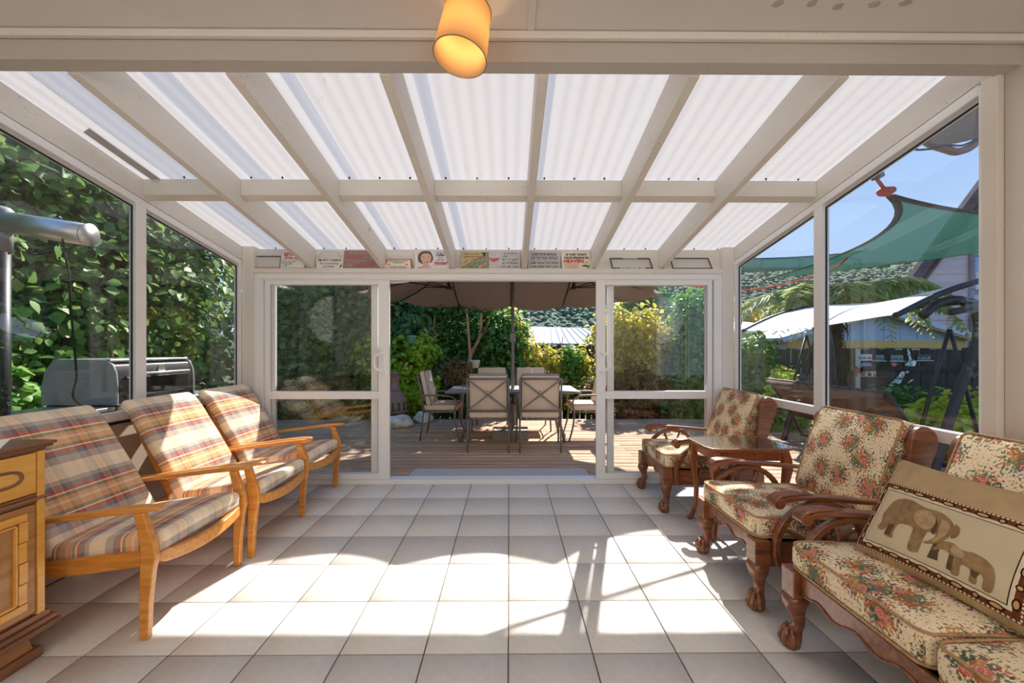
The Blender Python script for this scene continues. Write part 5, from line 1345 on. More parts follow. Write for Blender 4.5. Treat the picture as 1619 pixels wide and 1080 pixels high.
obj('strap_bundle', MB().ball((-.07,-.03,.02), (.055,.05,.035), 12, 8).ball((-.03,-.02,.03), (.04,.05,.03), 10, 6), M['redstrap'], rs, smooth=True)
obj('ratchet', MB().bar((-.22,-.11,.09), (-.14,-.07,.13), .05, .035).bar((-.21,-.10,.12),(-.17,-.10,.21),.04,.012), M['blackmetal'], rs, bevel=.005)
orp = empty('orange_strap', (.44, 4.135, 2.19), 0, 'bright orange strap strung from the gutter past the tree fern, right window', 'strap')
obj('webbing', MB().tube([Vector(p)-Vector((.44,4.135,2.19)) for p in curve_pts([(.44,4.135,2.19),(1.7,4.58,2.075),(2.9,5.0,2.035),(3.83,5.33,2.20),(4.55,5.55,2.44),(5.0,5.85,2.68)], 6)], .018, 6, sq=.5), M['orange'], orp, smooth=True)
obj('toggle', MB().ball((0,0,-.03), (.025,.025,.05), 10, 8), M['orange'], orp, smooth=True)

# satellite dish on the roof edge
sd = empty('satellite_dish', (2.25, 2.05, 2.575), 0, 'grey satellite dish with a brown arm, top right outside the window', 'satellite dish')
dc = Vector((1.22, .86, .64)); ax = Vector((.25, .55, .5)).normalized()
q = ax.to_track_quat('Z', 'Y')
mb = MB(); mb.lathe([(.001,0),(.15,.010),(.28,.038),(.36,.068),(.40,.088),(.41,.09),(.40,.10),(.28,.052),(.15,.024),(.001,.014)], 36)
mb.map(lambda x, y, z: tuple(dc + q @ Vector((x, y, z))))
obj('reflector', mb, plain('grey_dish', (128,132,136), .5, var=.06), sd, smooth=True)
obj('arm', MB().tube(curve_pts([(0,.02,.12),(.20,.30,.075),(.36,.45,.038),(.60,.55,.03),(.76,.60,.042),(.98,.69,.18),tuple(dc-ax*.005)], 6), .024, 10), plain('brown_arm', (122,88,80), .6), sd, smooth=True)
obj('cable', MB().tube(curve_pts([(.0,.02,.05),(.22,.38,-.03),(.38,.45,-.022),(.55,.50,.03),(.75,.58,.07),(.95,.66,.16)], 6), .007, 6), M['dark'], sd, smooth=True)
obj('receiver', MB().tube([tuple(dc+ax*.12), tuple(dc+ax*.34)], .02, 10), M['blackmetal'], sd, smooth=True)

# ================================================================== fences
def fence(name, a, b, z0, z1, mat, label, w=.15, gap=.012, rails=True, rail_side=-1, skip=None):
    a = Vector((*a, 0)); b = Vector((*b, 0)); d = b-a; L_ = d.length; ang = math.atan2(d.y, d.x)
    r = empty(name, (a.x, a.y, z0), ang, label, 'fence')
    n = int(L_/w); data = None
    for i in range(n):
        o = obj('paling', data or MB().bx(-w/2+gap/2, w/2-gap/2, -.01, .01, 0, z1-z0), mat if data is None else None, r); data = o.data
        o.location = (w*(i+.5), random.uniform(-.004, .004), random.uniform(-.025, .02))
        o.rotation_euler = (0, random.uniform(-.008, .008), 0)
    for z in (.35, (z1-z0)*.78):
        obj('fence_rail', MB().bx(0, L_, .012*rail_side-.03*(rail_side < 0), .012*rail_side+.03*(rail_side > 0), z, z+.09), mat, r)
    return r
fence('paling_fence', (6.35,7.2), (12.2,7.2), -.55, 1.30, M['paling'], 'black stained paling fence hung with small ornaments, right window', .155, .006)
fence('paling_fence', (6.3,10.6), (6.35,7.25), -.55, 1.29, M['palingb'], 'dark paling fence with daylight between the boards, behind the swing seat', .15, .03, rail_side=-1)
fence('paling_fence', (-6.0,10.2), (6.25,10.2), -.55, 1.40, M['paling'], 'dark garden fence along the back, half hidden by vines behind the outdoor table', .15, .035)

# ornaments on the black fence (x, z read on the fence face)
FY = 7.185
def on_fence(u, v):   # image-measured direction -> point of the fence face, metres
    return ((u-804.8)/634*FY*1.0, 1.3+(551.3-v)/634*FY)
def ornament(name, label, cat, u, v):
    x, z = on_fence(u, v); return empty(name, (x, FY, z), 0, label, cat)
pb = plain('plaque_blue', (120,150,160), .5, var=.3, scale=18); pw_ = plain('plaque_white', (216,220,222), .5, var=.15, scale=14)
pdk = plain('plaque_hills', (64,86,90), .5, var=.4, scale=16)
for u, v, ww, mat_sky, lab in ((1371,565,.24,pw_,'pale landscape plaque, leftmost of the row of four on the black fence'), (1394,566,.15,pb,'small blue plaque, second of the row on the black fence'), (1421.5,566.5,.23,pb,'landscape plaque with hills, third of the row, left of the silver map'), (1465,565.5,.25,pdk,'landscape plaque right of the silver map on the black fence')):
    r = ornament('picture_plaque', lab, 'plaque', u, v)
    obj('panel', MB().bx(-ww/2, ww/2, -.012, 0, -.05, .055), mat_sky, r, bevel=.003)
    hp_ = [(-ww/2+.01,-.03)]+[(-ww/2+.01+(ww-.02)*i/8, -.005+.022*math.sin(i*1.9+u)) for i in range(9)]+[(ww/2-.01,-.03)]
    obj('painted_hills', MB().prism(hp_, -.0135, -.012, 'xz'), pdk if mat_sky is not pdk else pb, r)
    obj('ledge', MB().bx(-ww/2-.02, ww/2+.03, -.035, 0, -.062, -.05), pw_, r)
r = ornament('star_ornament', 'small pink starfish ornament on the black fence', 'ornament', 1417, 577)
obj('star', MB().prism([((.085 if i % 2 == 0 else .035)*math.cos(R(90+36*i)), (.085 if i % 2 == 0 else .035)*math.sin(R(90+36*i))) for i in range(10)], -.012, 0, 'xz'), plain('starfish_pink', (206,140,130), .7), r, bevel=.004)
ele = [(-.10,-.09),(-.10,.0),(-.085,.05),(-.04,.075),(.02,.07),(.05,.075),(.085,.06),(.10,.02),(.105,-.05),(.09,-.085),(.085,-.05),(.075,-.01),(.06,-.02),(.06,-.09),(.03,-.09),(.028,-.04),(-.045,-.04),(-.05,-.09)]
for u, v, c, k, lab in ((1362.5,587,(186,84,62),.95,'red elephant cut-out on the black fence'), (1371.5,580.5,(124,160,188),1.05,'blue elephant cut-out standing above the red and white ones'), (1378,587,(226,226,222),1.0,'white elephant cut-out on the black fence')):
    r = ornament('elephant_cutout', lab, 'ornament', u, v)
    obj('figure', MB().prism([(a*k, b*k) for a, b in sm(ele, 2)], -.02, 0, 'xz'), plain('cutout_paint', c, .5), r, bevel=.002)
    obj('stand', MB().bx(-.10*k, .10*k, -.03, 0, -.105*k, -.09*k), plain('stand_paint', (180,170,120), .6), r)
r = ornament('map_ornament', 'silver mosaic map-shaped wall ornament of two long islands on the black fence', 'ornament', 1420, 600)
ox, oz = on_fence(1420, 600)
def crop(P):
    out = []
    for a, b in P:
        x, z = on_fence(1300+a/6, 540+b/6); out.append((x-ox, z-oz))
    return out
m, n_, l_, b_ = NT('silver_mosaic'); tc = nd(n_, 'TexCoord'); vo = nd(n_, 'TexVoronoi', i_Scale=22); l_.new(tc.outputs['Object'], vo.inputs['Vector'])
rr_ = ramp(n_, [(0, lin((120,150,150))), (.35, lin((196,214,210))), (.6, lin((150,172,186))), (.8, lin((226,236,234)))], 'CONSTANT'); sepc = nd(n_, 'SeparateColor'); l_.new(vo.outputs['Color'], sepc.inputs[0]); l_.new(sepc.outputs[0], rr_.inputs[0]); l_.new(rr_.outputs[0], b_.inputs['Base Color']); b_.inputs['Roughness'].default_value = .25; b_.inputs['Metallic'].default_value = .4
obj('north_island', MB().prism(crop([(832,50),(846,82),(860,130),(862,158),(880,180),(916,184),(908,222),(880,262),(846,290),(822,306),(812,290),(830,262),(804,228),(806,212),(834,200),(846,172),(832,128),(826,84)]), -.015, 0, 'xz'), m, r)
obj('south_island', MB().prism(crop([(800,288),(772,286),(744,320),(716,352),(676,392),(634,428),(606,468),(584,496),(600,516),(640,514),(668,486),(690,446),(732,412),(770,388),(786,352),(804,312)]), -.015, 0, 'xz'), m, r)

# ================================================================== neighbouring buildings
def corr_roof(mb, P, n=30): pass
gs = empty('gable_shed', (9.55, 10.4, -.55), 0, 'pale blue gabled shed with yellow trim behind the black fence', 'shed')
wlm = plain('pale_blue_board', (176,198,214), .6, var=.06); yel = plain('yellow_trim', (226,190,104), .6, var=.05); grm = plain('grey_roof', (170,182,196), .5, var=.05)
gw = 2.35; zt, ze = 2.80, 2.13
for i in range(22):
    x = -gw+.05+(2*gw-.1)*i/21; h = ze+(zt-ze)*(1-abs(x)/gw)
    obj('weatherboard', MB().prism([(x-.105,2.05),(x+.105,2.05),(x+.105,ze+(zt-ze)*(1-min(1, abs(x+.105)/gw))),(x-.105,ze+(zt-ze)*(1-min(1, abs(x-.105)/gw)))], -.02+.006*(i % 2), 0, 'xz'), wlm, gs)
obj('wall', MB().bx(-gw+.05, gw-.05, .0, 1.5, 0, 2.10), plain('beige_wall', (214,206,190), .7), gs)
obj('trim_board', MB().bx(-gw+.02, gw-.02, -.05, 0, 1.87, 2.06), yel, gs)
for s in (-1, 1):
    obj('roof_plane', MB().hexa([(0,-.25,zt),(s*(gw+.25),-.25,ze-.07),(s*(gw+.25),1.6,ze-.07),(0,1.6,zt),(0,-.25,zt+.07),(s*(gw+.25),-.25,ze),(s*(gw+.25),1.6,ze),(0,1.6,zt+.07)]), grm, gs)
    obj('barge_board', MB().bar((0,-.27,zt+.02), (s*(gw+.25),-.27,ze-.05), .03, .13), plain('pale_fascia', (196,210,226), .5), gs)
    obj('yellow_bead', MB().bar((0,-.24,zt-.07), (s*(gw+.1),-.24,ze-.10), .02, .03), yel, gs)
fs_ = empty('flat_shed', (7.3, 12.75, -.55), 0, 'low beige shed with a pale iron roof, left edge of the right window', 'shed')
obj('wall', MB().bx(-1.2, 1.9, 0, 3, 0, 2.35), plain('cream_block', (222,212,198), .7), fs_)
obj('roof_plane', MB().hexa([(-1.4,-.3,2.36),(2.2,-.3,2.30),(2.2,3.2,2.85),(-1.4,3.2,2.95),(-1.4,-.3,2.44),(2.2,-.3,2.36),(2.2,3.2,2.92),(-1.4,3.2,3.05)]), plain('pale_iron', (214,216,216), .5, var=.05), fs_)
obj('orange_board', MB().bx(-.2, 1.9, -.06, 0, 1.86, 2.06), plain('orange_trim', (206,148,76), .6), fs_)

ph_ = empty('pink_house', (16.0, 15.5, -.6), 0, 'two storey pale pink house with a steep dark gable, right window', 'house')
pk = plain('pink_cladding', (206,190,190), .7, var=.03); dkr = plain('dark_roof_edge', (84,80,88), .9, spec=.05)
poly = [(-.35,0),(8,0),(8,5.2),(3.2,8.6),(2.4,8.2),(-.35,4.35)]
obj('wall', MB().prism(poly, 0, 6, 'xz').map(lambda x, y, z: (x+y*1.35, y, z)), pk, ph_)
for k in range(9):
    obj('cladding_seam', MB().bx(-.33, 8, -.015, 0, .6+.6*k, .612+.6*k) if .6+.6*k < 4.3 else MB().bx(.2+.0*k, 8, -.015, 0, .6+.6*k, .612+.6*k), plain('pink_seam', (176,162,164), .7), ph_)
obj('roof_edge', MB().bar((-1.75,-.12,2.75), (2.55,-.12,8.55), .24, .34), dkr, ph_)
obj('roof_soffit', MB().bar((-.9,-.1,3.35), (2.5,-.1,7.85), .3, .05), plain('soffit_brown', (112,92,80), .7), ph_)
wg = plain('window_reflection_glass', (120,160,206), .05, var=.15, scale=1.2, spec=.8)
def hwin(x0, x1, z0, z1, top=None):
    w_ = obj('window', MB().bx(x0-.1, x1+.1, -.08, 0, z0-.1, z1+.1), plain('dark_window_frame', (112,104,104), .5), ph_)
    obj('pane', MB().bx(x0, x1, -.1, -.07, z0, z1), wg, w_)
    obj('curtain', MB().bx(x0+.05, x0+(x1-x0)*.45, -.104, -.1, z0+.05, z1*.55+z0*.45), plain('net_curtain', (214,220,228), .8), w_)
hwin(2.05, 2.75, 4.15, 5.45); hwin(-.05, .38, 1.85, 2.55); hwin(2.4, 3.4, 1.4, 2.3)
tri = obj('window', MB().prism([(-.30,3.9),(.05,3.9),(.05,4.75)], -.05, 0, 'xz'), wg, ph_)
obj('downpipe', MB().tube([(1.95,-.08,0),(1.95,-.08,6)], .07, 8), plain('grey_pipe', (128,122,126), .6), ph_)

nh = empty('neighbour_house', (2.2, 15.2, -.55), 0, 'white iron roofed house beyond the back fence, right of the parasol pole', 'house')
wi = plain('white_iron', (176,180,188), .9, var=.03, spec=.05)
obj('wall', MB().bx(-1.6, 2.6, 0, 3, 0, 1.95), plain('beige_weatherboard', (214,196,172), .7), nh)
obj('roof_plane', MB().hexa([(-1.9,-.4,2.02),(2.9,-.4,1.92),(2.6,4.5,2.78),(-1.2,4.5,2.88),(-1.9,-.4,2.08),(2.9,-.4,1.98),(2.6,4.5,2.84),(-1.2,4.5,2.94)]), wi, nh)
for k in range(16):
    a = -1.85+4.7*k/15; b = -1.15+3.7*k/15; z = 2.085-.1*k/15
    obj('roof_rib', MB().bar((a,-.39,z+.008), (b,4.49,z+.868), .03, .03), wi, nh)
obj('gutter', MB().bar((-1.9,-.45,1.98), (2.9,-.45,1.88), .1, .1), plain('cream_gutter', (226,214,192), .6), nh)

# ================================================================== hills
hl = empty('hill', (0, 0, -.6), 0, None, None, None, 'structure')
nx, ny = 90, 26; vs_ = []; fs = []
def hz(x, y):
    t = max(0, min(1, (y-60)/100)); t = t*t*(3-2*t)
    base = 36+5*math.sin(x*.02+1.0)+3*math.sin(x*.047)+.16*(x-60)*0
    lf_ = 1/(1+math.exp((-x-40)/25))   # falls away to the left
    side = max(0, min(1, (x+60)/70))
    rise = 1-.45*max(0, min(1, (120-x)/150))
    return base*t*(.35+.65*side)*rise
for i in range(nx+1):
    for j in range(ny+1):
        x = -200+520*i/nx; y = 60+140*j/ny
        vs_.append((x, y, hz(x, y)+1.2*math.sin(x*.3+y*.2)*math.cos(y*.27)))
for i in range(nx):
    for j in range(ny): fs.append((i*(ny+1)+j, (i+1)*(ny+1)+j, (i+1)*(ny+1)+j+1, i*(ny+1)+j+1))
obj('hillside', MB().add(vs_, fs), plain('bush_green', (62,78,58), .95, var=.4, scale=.25), hl, smooth=True)
# forest cover: rounded crowns joined into one part
rng = np.random.default_rng(11)
bmi = bmesh.new(); bmesh.ops.create_icosphere(bmi, subdivisions=1, radius=1); bv = np.array([v.co[:] for v in bmi.verts]); bf = np.array([[v.index for v in f.verts] for f in bmi.faces]); bmi.free()
NC = 19000
cy_ = 62+113*rng.random(NC)**.75; cx_ = cy_*rng.uniform(-.1, 1.3, NC); cz_ = np.array([hz(a, b) for a, b in zip(cx_, cy_)])
cr = rng.uniform(.45, 1.25, NC)*(.6+cy_/150)
V = cx_[:, None, None]*np.array([1,0,0]) + cy_[:, None, None]*np.array([0,1,0]) + cz_[:, None, None]*np.array([0,0,1]) + cr[:, None, None]*bv[None]*np.array([1,1,.9])*(1+.13*rng.normal(size=(NC, len(bv), 1)))
me = bpy.data.meshes.new('forest'); F = (np.arange(NC)[:, None, None]*len(bv)+bf[None]).reshape(-1)
me.vertices.add(NC*len(bv)); me.vertices.foreach_set('co', V.reshape(-1).astype(np.float32))
me.loops.add(len(F)); me.loops.foreach_set('vertex_index', F.astype(np.int32)); me.polygons.add(len(F)//3); me.polygons.foreach_set('loop_start', (np.arange(len(F)//3)*3).astype(np.int32)); me.update(calc_edges=True)
me.polygons.foreach_set('use_smooth', [True]*len(me.polygons))
obj('forest_cover', me, leafmat('forest_greens', [(54,76,66),(78,100,72),(104,122,84),(66,88,76),(126,140,98)], .0, .9), hl, kind='stuff')

# ================================================================== planting
G_IVY = leafmat('vine_leaf', [(74,116,54),(104,148,70),(130,172,88),(88,130,66),(154,186,104),(176,184,92)], .4)
G_DARK = leafmat('dark_leaf', [(70,112,54),(94,142,64),(118,166,80),(78,124,70),(150,188,94)], .45)
G_LIME = leafmat('lime_leaf', [(132,186,46),(168,208,58),(198,222,74),(220,228,96),(146,194,54)], .5)
G_YEL = leafmat('yellow_leaf', [(196,186,66),(222,206,84),(236,220,112),(174,180,78),(242,228,144)], .5)
G_MID = leafmat('mid_leaf', [(84,136,58),(114,164,72),(144,184,84),(92,144,78),(172,202,110)], .4)
G_FIR = leafmat('fir_leaf', [(76,114,66),(104,142,80),(132,166,94),(90,128,82),(164,184,112)], .45)
G_RED = leafmat('russet_leaf', [(120,100,66),(146,112,72),(104,110,62),(160,130,84)], .45)
G_ACID = leafmat('acid_leaf', [(186,204,60),(206,216,76),(166,196,60),(216,224,110)], .5)
def plant(name, label, cat, loc, mat, blobs, n, size, seed, trunks=(), group=None, bark='bark', **kw):
    r = empty(name, loc, 0, label, cat, group)
    leaves('foliage', r, mat, blobs, n, size, seed, **kw)
    for P, r0, r1 in trunks:
        C = curve_pts(P, 5); m_ = len(C)
        obj('trunk' if r0 > .03 else 'branch', MB().tube(C, [r0+(r1-r0)*i/(m_-1) for i in range(m_)], 8), M[bark], r, smooth=True)
    return r
# left: vine-covered hedge beyond the barbecue
lh = plant('vine_hedge', 'tall hedge covered in heart-leaved vine, outside the left windows', 'hedge', (-5.6, 4.2, -.5), G_IVY,
      [(0,-2.2,2.2,.7,1.6,2.6),(-.1,-.4,2.4,.7,1.5,2.7),(0,1.2,2.4,.75,1.5,2.8),(.2,2.6,2.3,.8,1.3,2.7),(.0,.4,4.3,1.0,2.6,1.2),(.1,-2.6,4.4,1.0,1.9,1.1),(-.1,3.2,4.2,1.0,1.6,1.2),(-.3,-5.0,2.4,.8,1.8,2.8),(-.4,-8.0,2.4,.8,1.9,2.8),(-.5,-11,2.4,.8,2.0,2.8)], 36000, .13, 21,
      [([(-.1,.6,0),(0,.7,1.2),(.15,.9,2.2),(.3,1.3,3.0)], .06, .02), ([(0,1.6,0),(.1,1.5,1.0),(0,1.2,2.0)], .05, .02), ([(-.1,-1.6,0),(0,-1.5,1.4),(-.1,-1.2,2.6)], .06, .02)], bark='bark_d')
leaves('inner_foliage', lh, G_DARK, [(-.55,-2.2,2.2,.3,1.7,2.6),(-.55,-.2,2.4,.3,1.7,2.7),(-.55,1.8,2.3,.3,1.7,2.7),(-.55,3.2,2.2,.3,1.2,2.6),(-.5,.4,4.5,.5,3.4,1.0)], 9000, .24, 23, shell=.9)
# its nearest leaves, one by one
rng = np.random.default_rng(5); lm = None
LFM = leafmat('vine_leaf_single', [(70,112,48),(98,142,62),(126,164,80),(84,126,56),(176,172,60)], .4, objrand=True)
for i in range(230):
    if lm is None:
        mb = MB(); mb.add([(0,0,0),(.30,.18,.03),(.44,.42,.05),(.30,.72,.02),(0,1.05,-.10),(-.30,.72,.02),(-.44,.42,.05),(-.30,.18,.03),(0,.5,.0)], [(0,1,2,8),(2,3,4,8),(4,5,6,8),(6,7,0,8)])
        o = obj('leaf', mb, LFM, lh, smooth=True); lm = o.data
    else: o = obj('leaf', lm, None, lh)
    y = rng.uniform(-3.2, 3.6); z = rng.uniform(.9, 4.6)
    o.location = (.72+.22*math.sin(y*2.1+z)+.1*rng.normal(), y, z); s_ = rng.uniform(.10, .16); o.scale = (s_, s_, s_)
    o.rotation_euler = Vector((1+.4*rng.normal(), .5*rng.normal()-.1, .5+.4*rng.normal())).to_track_quat('Z', 'Y').to_euler()
    o.rotation_euler.rotate_axis('Z', R(180)+rng.normal()*.5)
plant('broadleaf_shrub', 'broad-leaved variegated shrub between the heater post and the barbecue', 'shrub', (-4.55, 3.55, -.5), G_MID, [(0,0,1.0,.35,.5,.75),(.1,.5,.8,.3,.4,.6)], 1100, .15, 31)
# behind the left door panel: feathery conifer
plant('conifer', 'feathery green conifer behind the left sliding door', 'tree', (-3.1, 8.5, -.5), G_FIR, [(-1.6,.1,1.5,.8,.6,2.0),(-.9,0,1.6,.9,.6,1.9),(.1,0,1.5,.8,.6,1.9),(.9,.2,1.4,.7,.6,1.7),(-.3,.2,3.1,1.1,.7,1.0)], 19000, .13, 41, up=.25)
plant('tall_hedge', 'tall dark hedge filling the back left of the garden behind the conifer and the evergreen', 'hedge', (-3.0, 9.62, -.5), G_DARK, [(-2.6,0,2.0,1.2,.35,2.2),(-.9,0,2.0,1.2,.35,2.2),(.7,0,1.9,1.2,.35,2.1),(2.0,0,1.7,1.0,.35,1.9),(2.9,0,1.4,.7,.3,1.5),(-.5,0,3.7,2.4,.4,.9),(-1.8,-.25,2.3,1.1,.3,1.6)], 23000, .13, 43)
plant('low_hedge', 'low dark hedge along the back edge of the deck, left of the chiminea', 'hedge', (-3.6, 7.85, -.5), G_DARK, [(-1.6,0,.6,.8,.3,.6),(-.5,0,.55,.8,.3,.55),(.6,0,.6,.8,.3,.55)], 4200, .10, 171)
# behind the table: big dark evergreen with bare stems
TR = [([(-.35,0,0),(-.30,.05,.9),(-.12,.0,1.6),(.10,0,2.1),(.12,0,2.6)], .06, .03), ([(-.12,0,1.6),(-.15,.02,2.0),(-.2,0,2.7)], .04, .025), ([(.06,0,2.0),(.3,0,2.4),(.36,0,2.9)], .03, .015), ([(.10,.0,2.1),(.5,0,2.32)], .02, .01), ([(-.30,.05,1.0),(.02,0,1.45)], .02, .01),
      ([(-1.1,.1,0),(-1.08,.1,1.0),(-1.02,.1,1.8),(-1.1,.1,2.6)], .055, .035), ([(-1.02,.1,1.8),(-.92,.1,2.6)], .03, .02), ([(-1.75,.15,.4),(-1.7,.15,1.5),(-1.76,.15,2.4)], .045, .03), ([(.3,.15,0),(.28,.1,.8),(.22,.1,1.4)], .05, .03)]
plant('evergreen_tree', 'dark evergreen with several bare brown stems, behind the outdoor table', 'tree', (-.75, 9.0, -.5), G_DARK,
      [(-1.6,.45,1.4,.9,.4,1.4),(-.5,.6,1.3,.9,.35,1.4),(.5,.45,1.5,.7,.4,1.2),(-1.7,.2,2.7,.9,.5,.7),(-.6,.3,2.9,.8,.5,.6),(.5,.1,2.1,.6,.4,.75),(.0,.3,3.6,1.8,.7,.7),(-1.9,.2,3.6,1.2,.7,.8)], 17000, .105, 51, TR)
plant('lime_shrub', 'bright lime green shrub behind the chiminea', 'shrub', (-2.35, 8.3, -.5), G_LIME, [(0,0,1.3,.65,.45,.75),(.5,-.1,1.0,.45,.4,.6),(-.4,.0,1.7,.5,.4,.6),(.55,0,1.75,.35,.3,.35),(.1,-.1,.8,.7,.4,.5)], 5200, .115, 61,
      [([(0,0,0),(.1,0,.8),(.5,-.1,1.6),(.9,-.1,2.1)], .02, .008)])
plant('yellow_vine', 'sunlit yellow-green vine over the back fence, right of the parasol pole', 'shrub', (1.2, 9.75, -.5), G_YEL, [(-.9,0,1.5,.5,.3,.9),(-.3,0,1.2,.55,.3,.75),(.4,-.1,1.15,.5,.3,.75),(-1.15,0,2.2,.4,.3,.6),(.0,-.2,.8,1.0,.35,.4)], 4200, .115, 71, [([(.0,-.1,.2),(.02,-.1,1.4),(.1,-.1,2.1)], .02, .006), ([(.9,-.1,.2),(.85,-.1,1.4),(.95,-.1,2.0)], .015, .006)])
plant('yellow_shrub', 'tall yellow-leaved shrub right of the open doorway, behind the sliding panel', 'shrub', (2.75, 8.9, -.5), G_YEL, [(-.45,0,2.1,.5,.4,.7),(.2,0,1.9,.7,.5,.9),(.7,.1,1.6,.5,.4,.8),(-.2,0,1.2,.7,.4,.6)], 5600, .115, 81)
plant('russet_shrub', 'low russet and green shrub below the yellow one', 'shrub', (2.35, 8.5, -.5), G_RED, [(-.4,0,.8,.5,.35,.5),(.3,0,.9,.6,.4,.6),(1.0,0,.8,.5,.4,.5)], 3600, .09, 91)
plant('green_climber', 'green climber in front of the back fence, between the two yellow shrubs', 'shrub', (1.55, 9.5, -.5), G_MID, [(0,0,1.0,.35,.25,.7),(-.1,-.1,1.5,.25,.2,.4)], 1500, .10, 101)
# corner shrub on the right, tall, seen through the right door panel and the side window
plant('corner_shrub', 'tall glossy green shrub beyond the deck, seen through the right door panel', 'shrub', (3.85, 8.35, -.5), G_MID, [(0,.1,2.35,.45,.4,.75),(.1,0,1.4,.6,.45,.9),(-.2,0,.7,.6,.4,.6)], 5000, .11, 111, [([(0,0,0),(.05,0,1.2),(0,0,2.6)], .03, .01)])
plant('glossy_shrub', 'glossy light green shrub at the left edge of the right window, by the deck', 'shrub', (4.75, 7.6, -.5), G_MID, [(0,.1,1.55,.40,.35,.6),(.15,0,.95,.5,.4,.6),(-.3,-.9,.55,.42,.35,.5),(.1,-.6,.5,.4,.35,.45)], 4600, .10, 112)
plant('low_shrub', 'dark low shrub at the foot of the black fence, below the silver map', 'shrub', (6.75, 6.75, -.55), G_DARK, [(-.3,0,.75,.5,.3,.55),(.3,.0,.65,.4,.3,.5)], 1500, .10, 121)
plant('acid_shrub', 'yellow-green shrub at the bottom of the right window, behind the swing frame', 'shrub', (5.75, 4.95, -.5), G_ACID, [(-.35,0,.80,.42,.4,.46),(.35,.1,.85,.48,.45,.48),(.0,-.4,.45,.6,.4,.35),(.9,.1,.6,.4,.4,.4)], 3400, .10, 131)
plant('wispy_shrub', 'wispy yellow shrub in front of the dark fence, between swing seat and tree fern', 'shrub', (4.55, 6.6, -.5), G_ACID, [(0,0,1.05,.28,.25,.5)], 420, .10, 133)
plant('far_tree', 'yellow-green tree in the distance above the flat shed', 'tree', (9.6, 18.0, -.5), G_YEL, [(0,0,2.6,1.1,1.0,1.7),(1.3,.3,2.6,.9,.9,1.4)], 3200, .24, 141, [([(.3,0,0),(.4,0,1.4),(.3,0,3.2)], .12, .05)])
plant('far_tree', 'dark tree beyond the back fence, seen above the yellow shrub through the right door panel', 'tree', (4.6, 13.5, -.5), G_DARK, [(0,0,2.4,1.2,1.0,1.8)], 3200, .2, 151, [([(0,0,0),(.1,0,1.4),(0,0,3.0)], .10, .05)])

# hanging pots
def pot(loc, label, col, r_=.085):
    p = empty('hanging_pot', loc, 0, label, 'pot'); mt = plain('pot_paint', col, .5)
    obj('pot', MB().lathe([(.01,0),(r_*.8,0),(r_,.12),(r_*1.08,.125),(r_*1.08,.15),(r_*.9,.15),(r_*.85,.12)], 18), mt, p, smooth=True)
    for k in range(3):
        a = 2*math.pi*k/3; obj('wire', MB().tube([(r_*math.cos(a), r_*math.sin(a), .15), (0,0,.55)], .003, 5), M['blackmetal'], p)
    return p
pot((-1.87, 7.72, 1.40), 'small green pot hanging in the dark evergreen, upper left of the doorway', (120,168,152))
p = empty('hanging_basket', (-1.02, 7.9, .70), 0, 'mossy hanging basket of dry trailing stems, left of the table', 'basket')
obj('basket', MB().lathe([(.02,0),(.14,.05),(.20,.16),(.21,.20),(.17,.18)], 18), plain('moss', (110,92,58), .95, var=.4, scale=40), p, smooth=True)
leaves('foliage', p, leafmat('dry_leaf', [(120,106,64),(150,134,84),(98,96,54),(168,130,100)], .2), [(0,0,.15,.30,.26,.26)], 1400, .12, 161, tpl=NEEDLE)
pot((-.68, 7.95, .92), 'small white pot hanging beside the mossy basket', (206,204,198), .10)

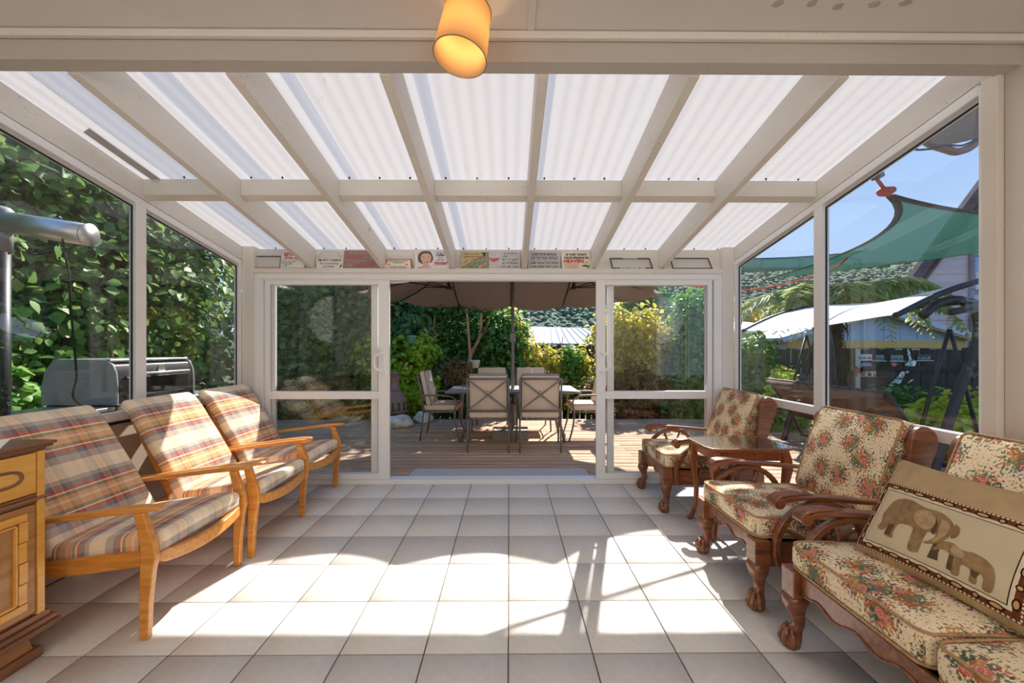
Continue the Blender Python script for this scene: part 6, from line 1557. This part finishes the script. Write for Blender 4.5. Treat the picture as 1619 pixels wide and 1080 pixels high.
# tree fern
tf = empty('tree_fern', (5.72, 7.0, -.55), 0, 'tree fern with a shaggy brown trunk and arching pale fronds, beside the swing seat', 'tree')
rng = random.Random(9)
mb = MB().tube([(0,0,0),(.02,0,.7),(.0,.02,1.5),(0,0,2.68)], [.15,.13,.12,.10], 14)
mb.v = [(x*(1+.14*math.sin(z*31+math.atan2(y, x)*5)), y*(1+.14*math.cos(z*27+math.atan2(y, x)*4)), z) for x, y, z in mb.v]
obj('trunk', mb, M['bark_d'], tf, smooth=False)
fb = MB()
for i in range(160):
    a = rng.uniform(0, 6.28); z = rng.uniform(.3, 2.4); rr = .12
    fb.tube([(rr*math.cos(a), rr*math.sin(a), z), (rr*1.5*math.cos(a), rr*1.5*math.sin(a), z-.12), (rr*1.4*math.cos(a), rr*1.4*math.sin(a), z-.25)], [.01,.007,.003], 4)
obj('trunk_fibre', fb, M['bark_d'], tf, kind='stuff')
FR = leafmat('fern_green', [(160,182,116),(188,204,136),(210,220,162),(226,232,188)], .4)
def frond(L_, droop, rise, seed):
    rg = np.random.default_rng(seed); n = 34; pts = []
    for i in range(n+1):
        t = i/n; pts.append((L_*(t-.12*t**3), 0, rise*math.sin(t*math.pi*.62)-droop*t**2.4))
    Vs = []
    for i in range(3, n):
        t = i/n; p = np.array(pts[i]); d = np.array(pts[i+1])-p; d /= np.linalg.norm(d)
        w_ = .34*math.sin(math.pi*min(1, t*.92+.08))**.8+.03
        for s in (-1, 1):
            q = np.array([d[0]*.35, s*.75, -.55+.2*rg.normal()]); q /= np.linalg.norm(q)
            side_ = np.cross(q, [0, 0, 1]); side_ /= np.linalg.norm(side_); nn = np.cross(side_, q)
            for k in (-1, 0, 1):
                q2 = q+np.array([.16*k, 0, .05*k]); q2 /= np.linalg.norm(q2); u2 = np.cross(q2, nn)
                Vs.append(p + w_*(NEEDLE[:, 0:1]*(.95 if k == 0 else .7)*u2*1.0 + NEEDLE[:, 1:2]*q2*(1 if k == 0 else .85) + NEEDLE[:, 2:3]*nn))
    return np.array(Vs), pts
protos = []
for k, (L_, dr, rs_) in enumerate(((1.95,1.0,.50),(1.75,.8,.58),(1.5,1.1,.42))):
    V_, pts = frond(L_, dr, rs_, k)
    protos.append((V_, pts))
for i in range(15):
    k = i % 3; V_, pts = protos[k][:2]
    if i < 3:
        o = leafmesh('frond', V_, tf, FR, None); protos[k] += (o.data,)
        st_ = MB().tube(pts, [.014*(1-.8*j/len(pts)) for j in range(len(pts))], 5).mesh('rachis', True); st_.materials.append(M['bark']); protos[k] += (st_,)
    else:
        o = obj('frond', protos[k][2], None, tf)
    o.location = (0, 0, 2.62); o.rotation_euler = (rng.uniform(-.12, .12), rng.uniform(-.15, .1), 2*math.pi*i/15+rng.uniform(-.12, .12))
    c = obj('rachis', protos[k][3], None, o)
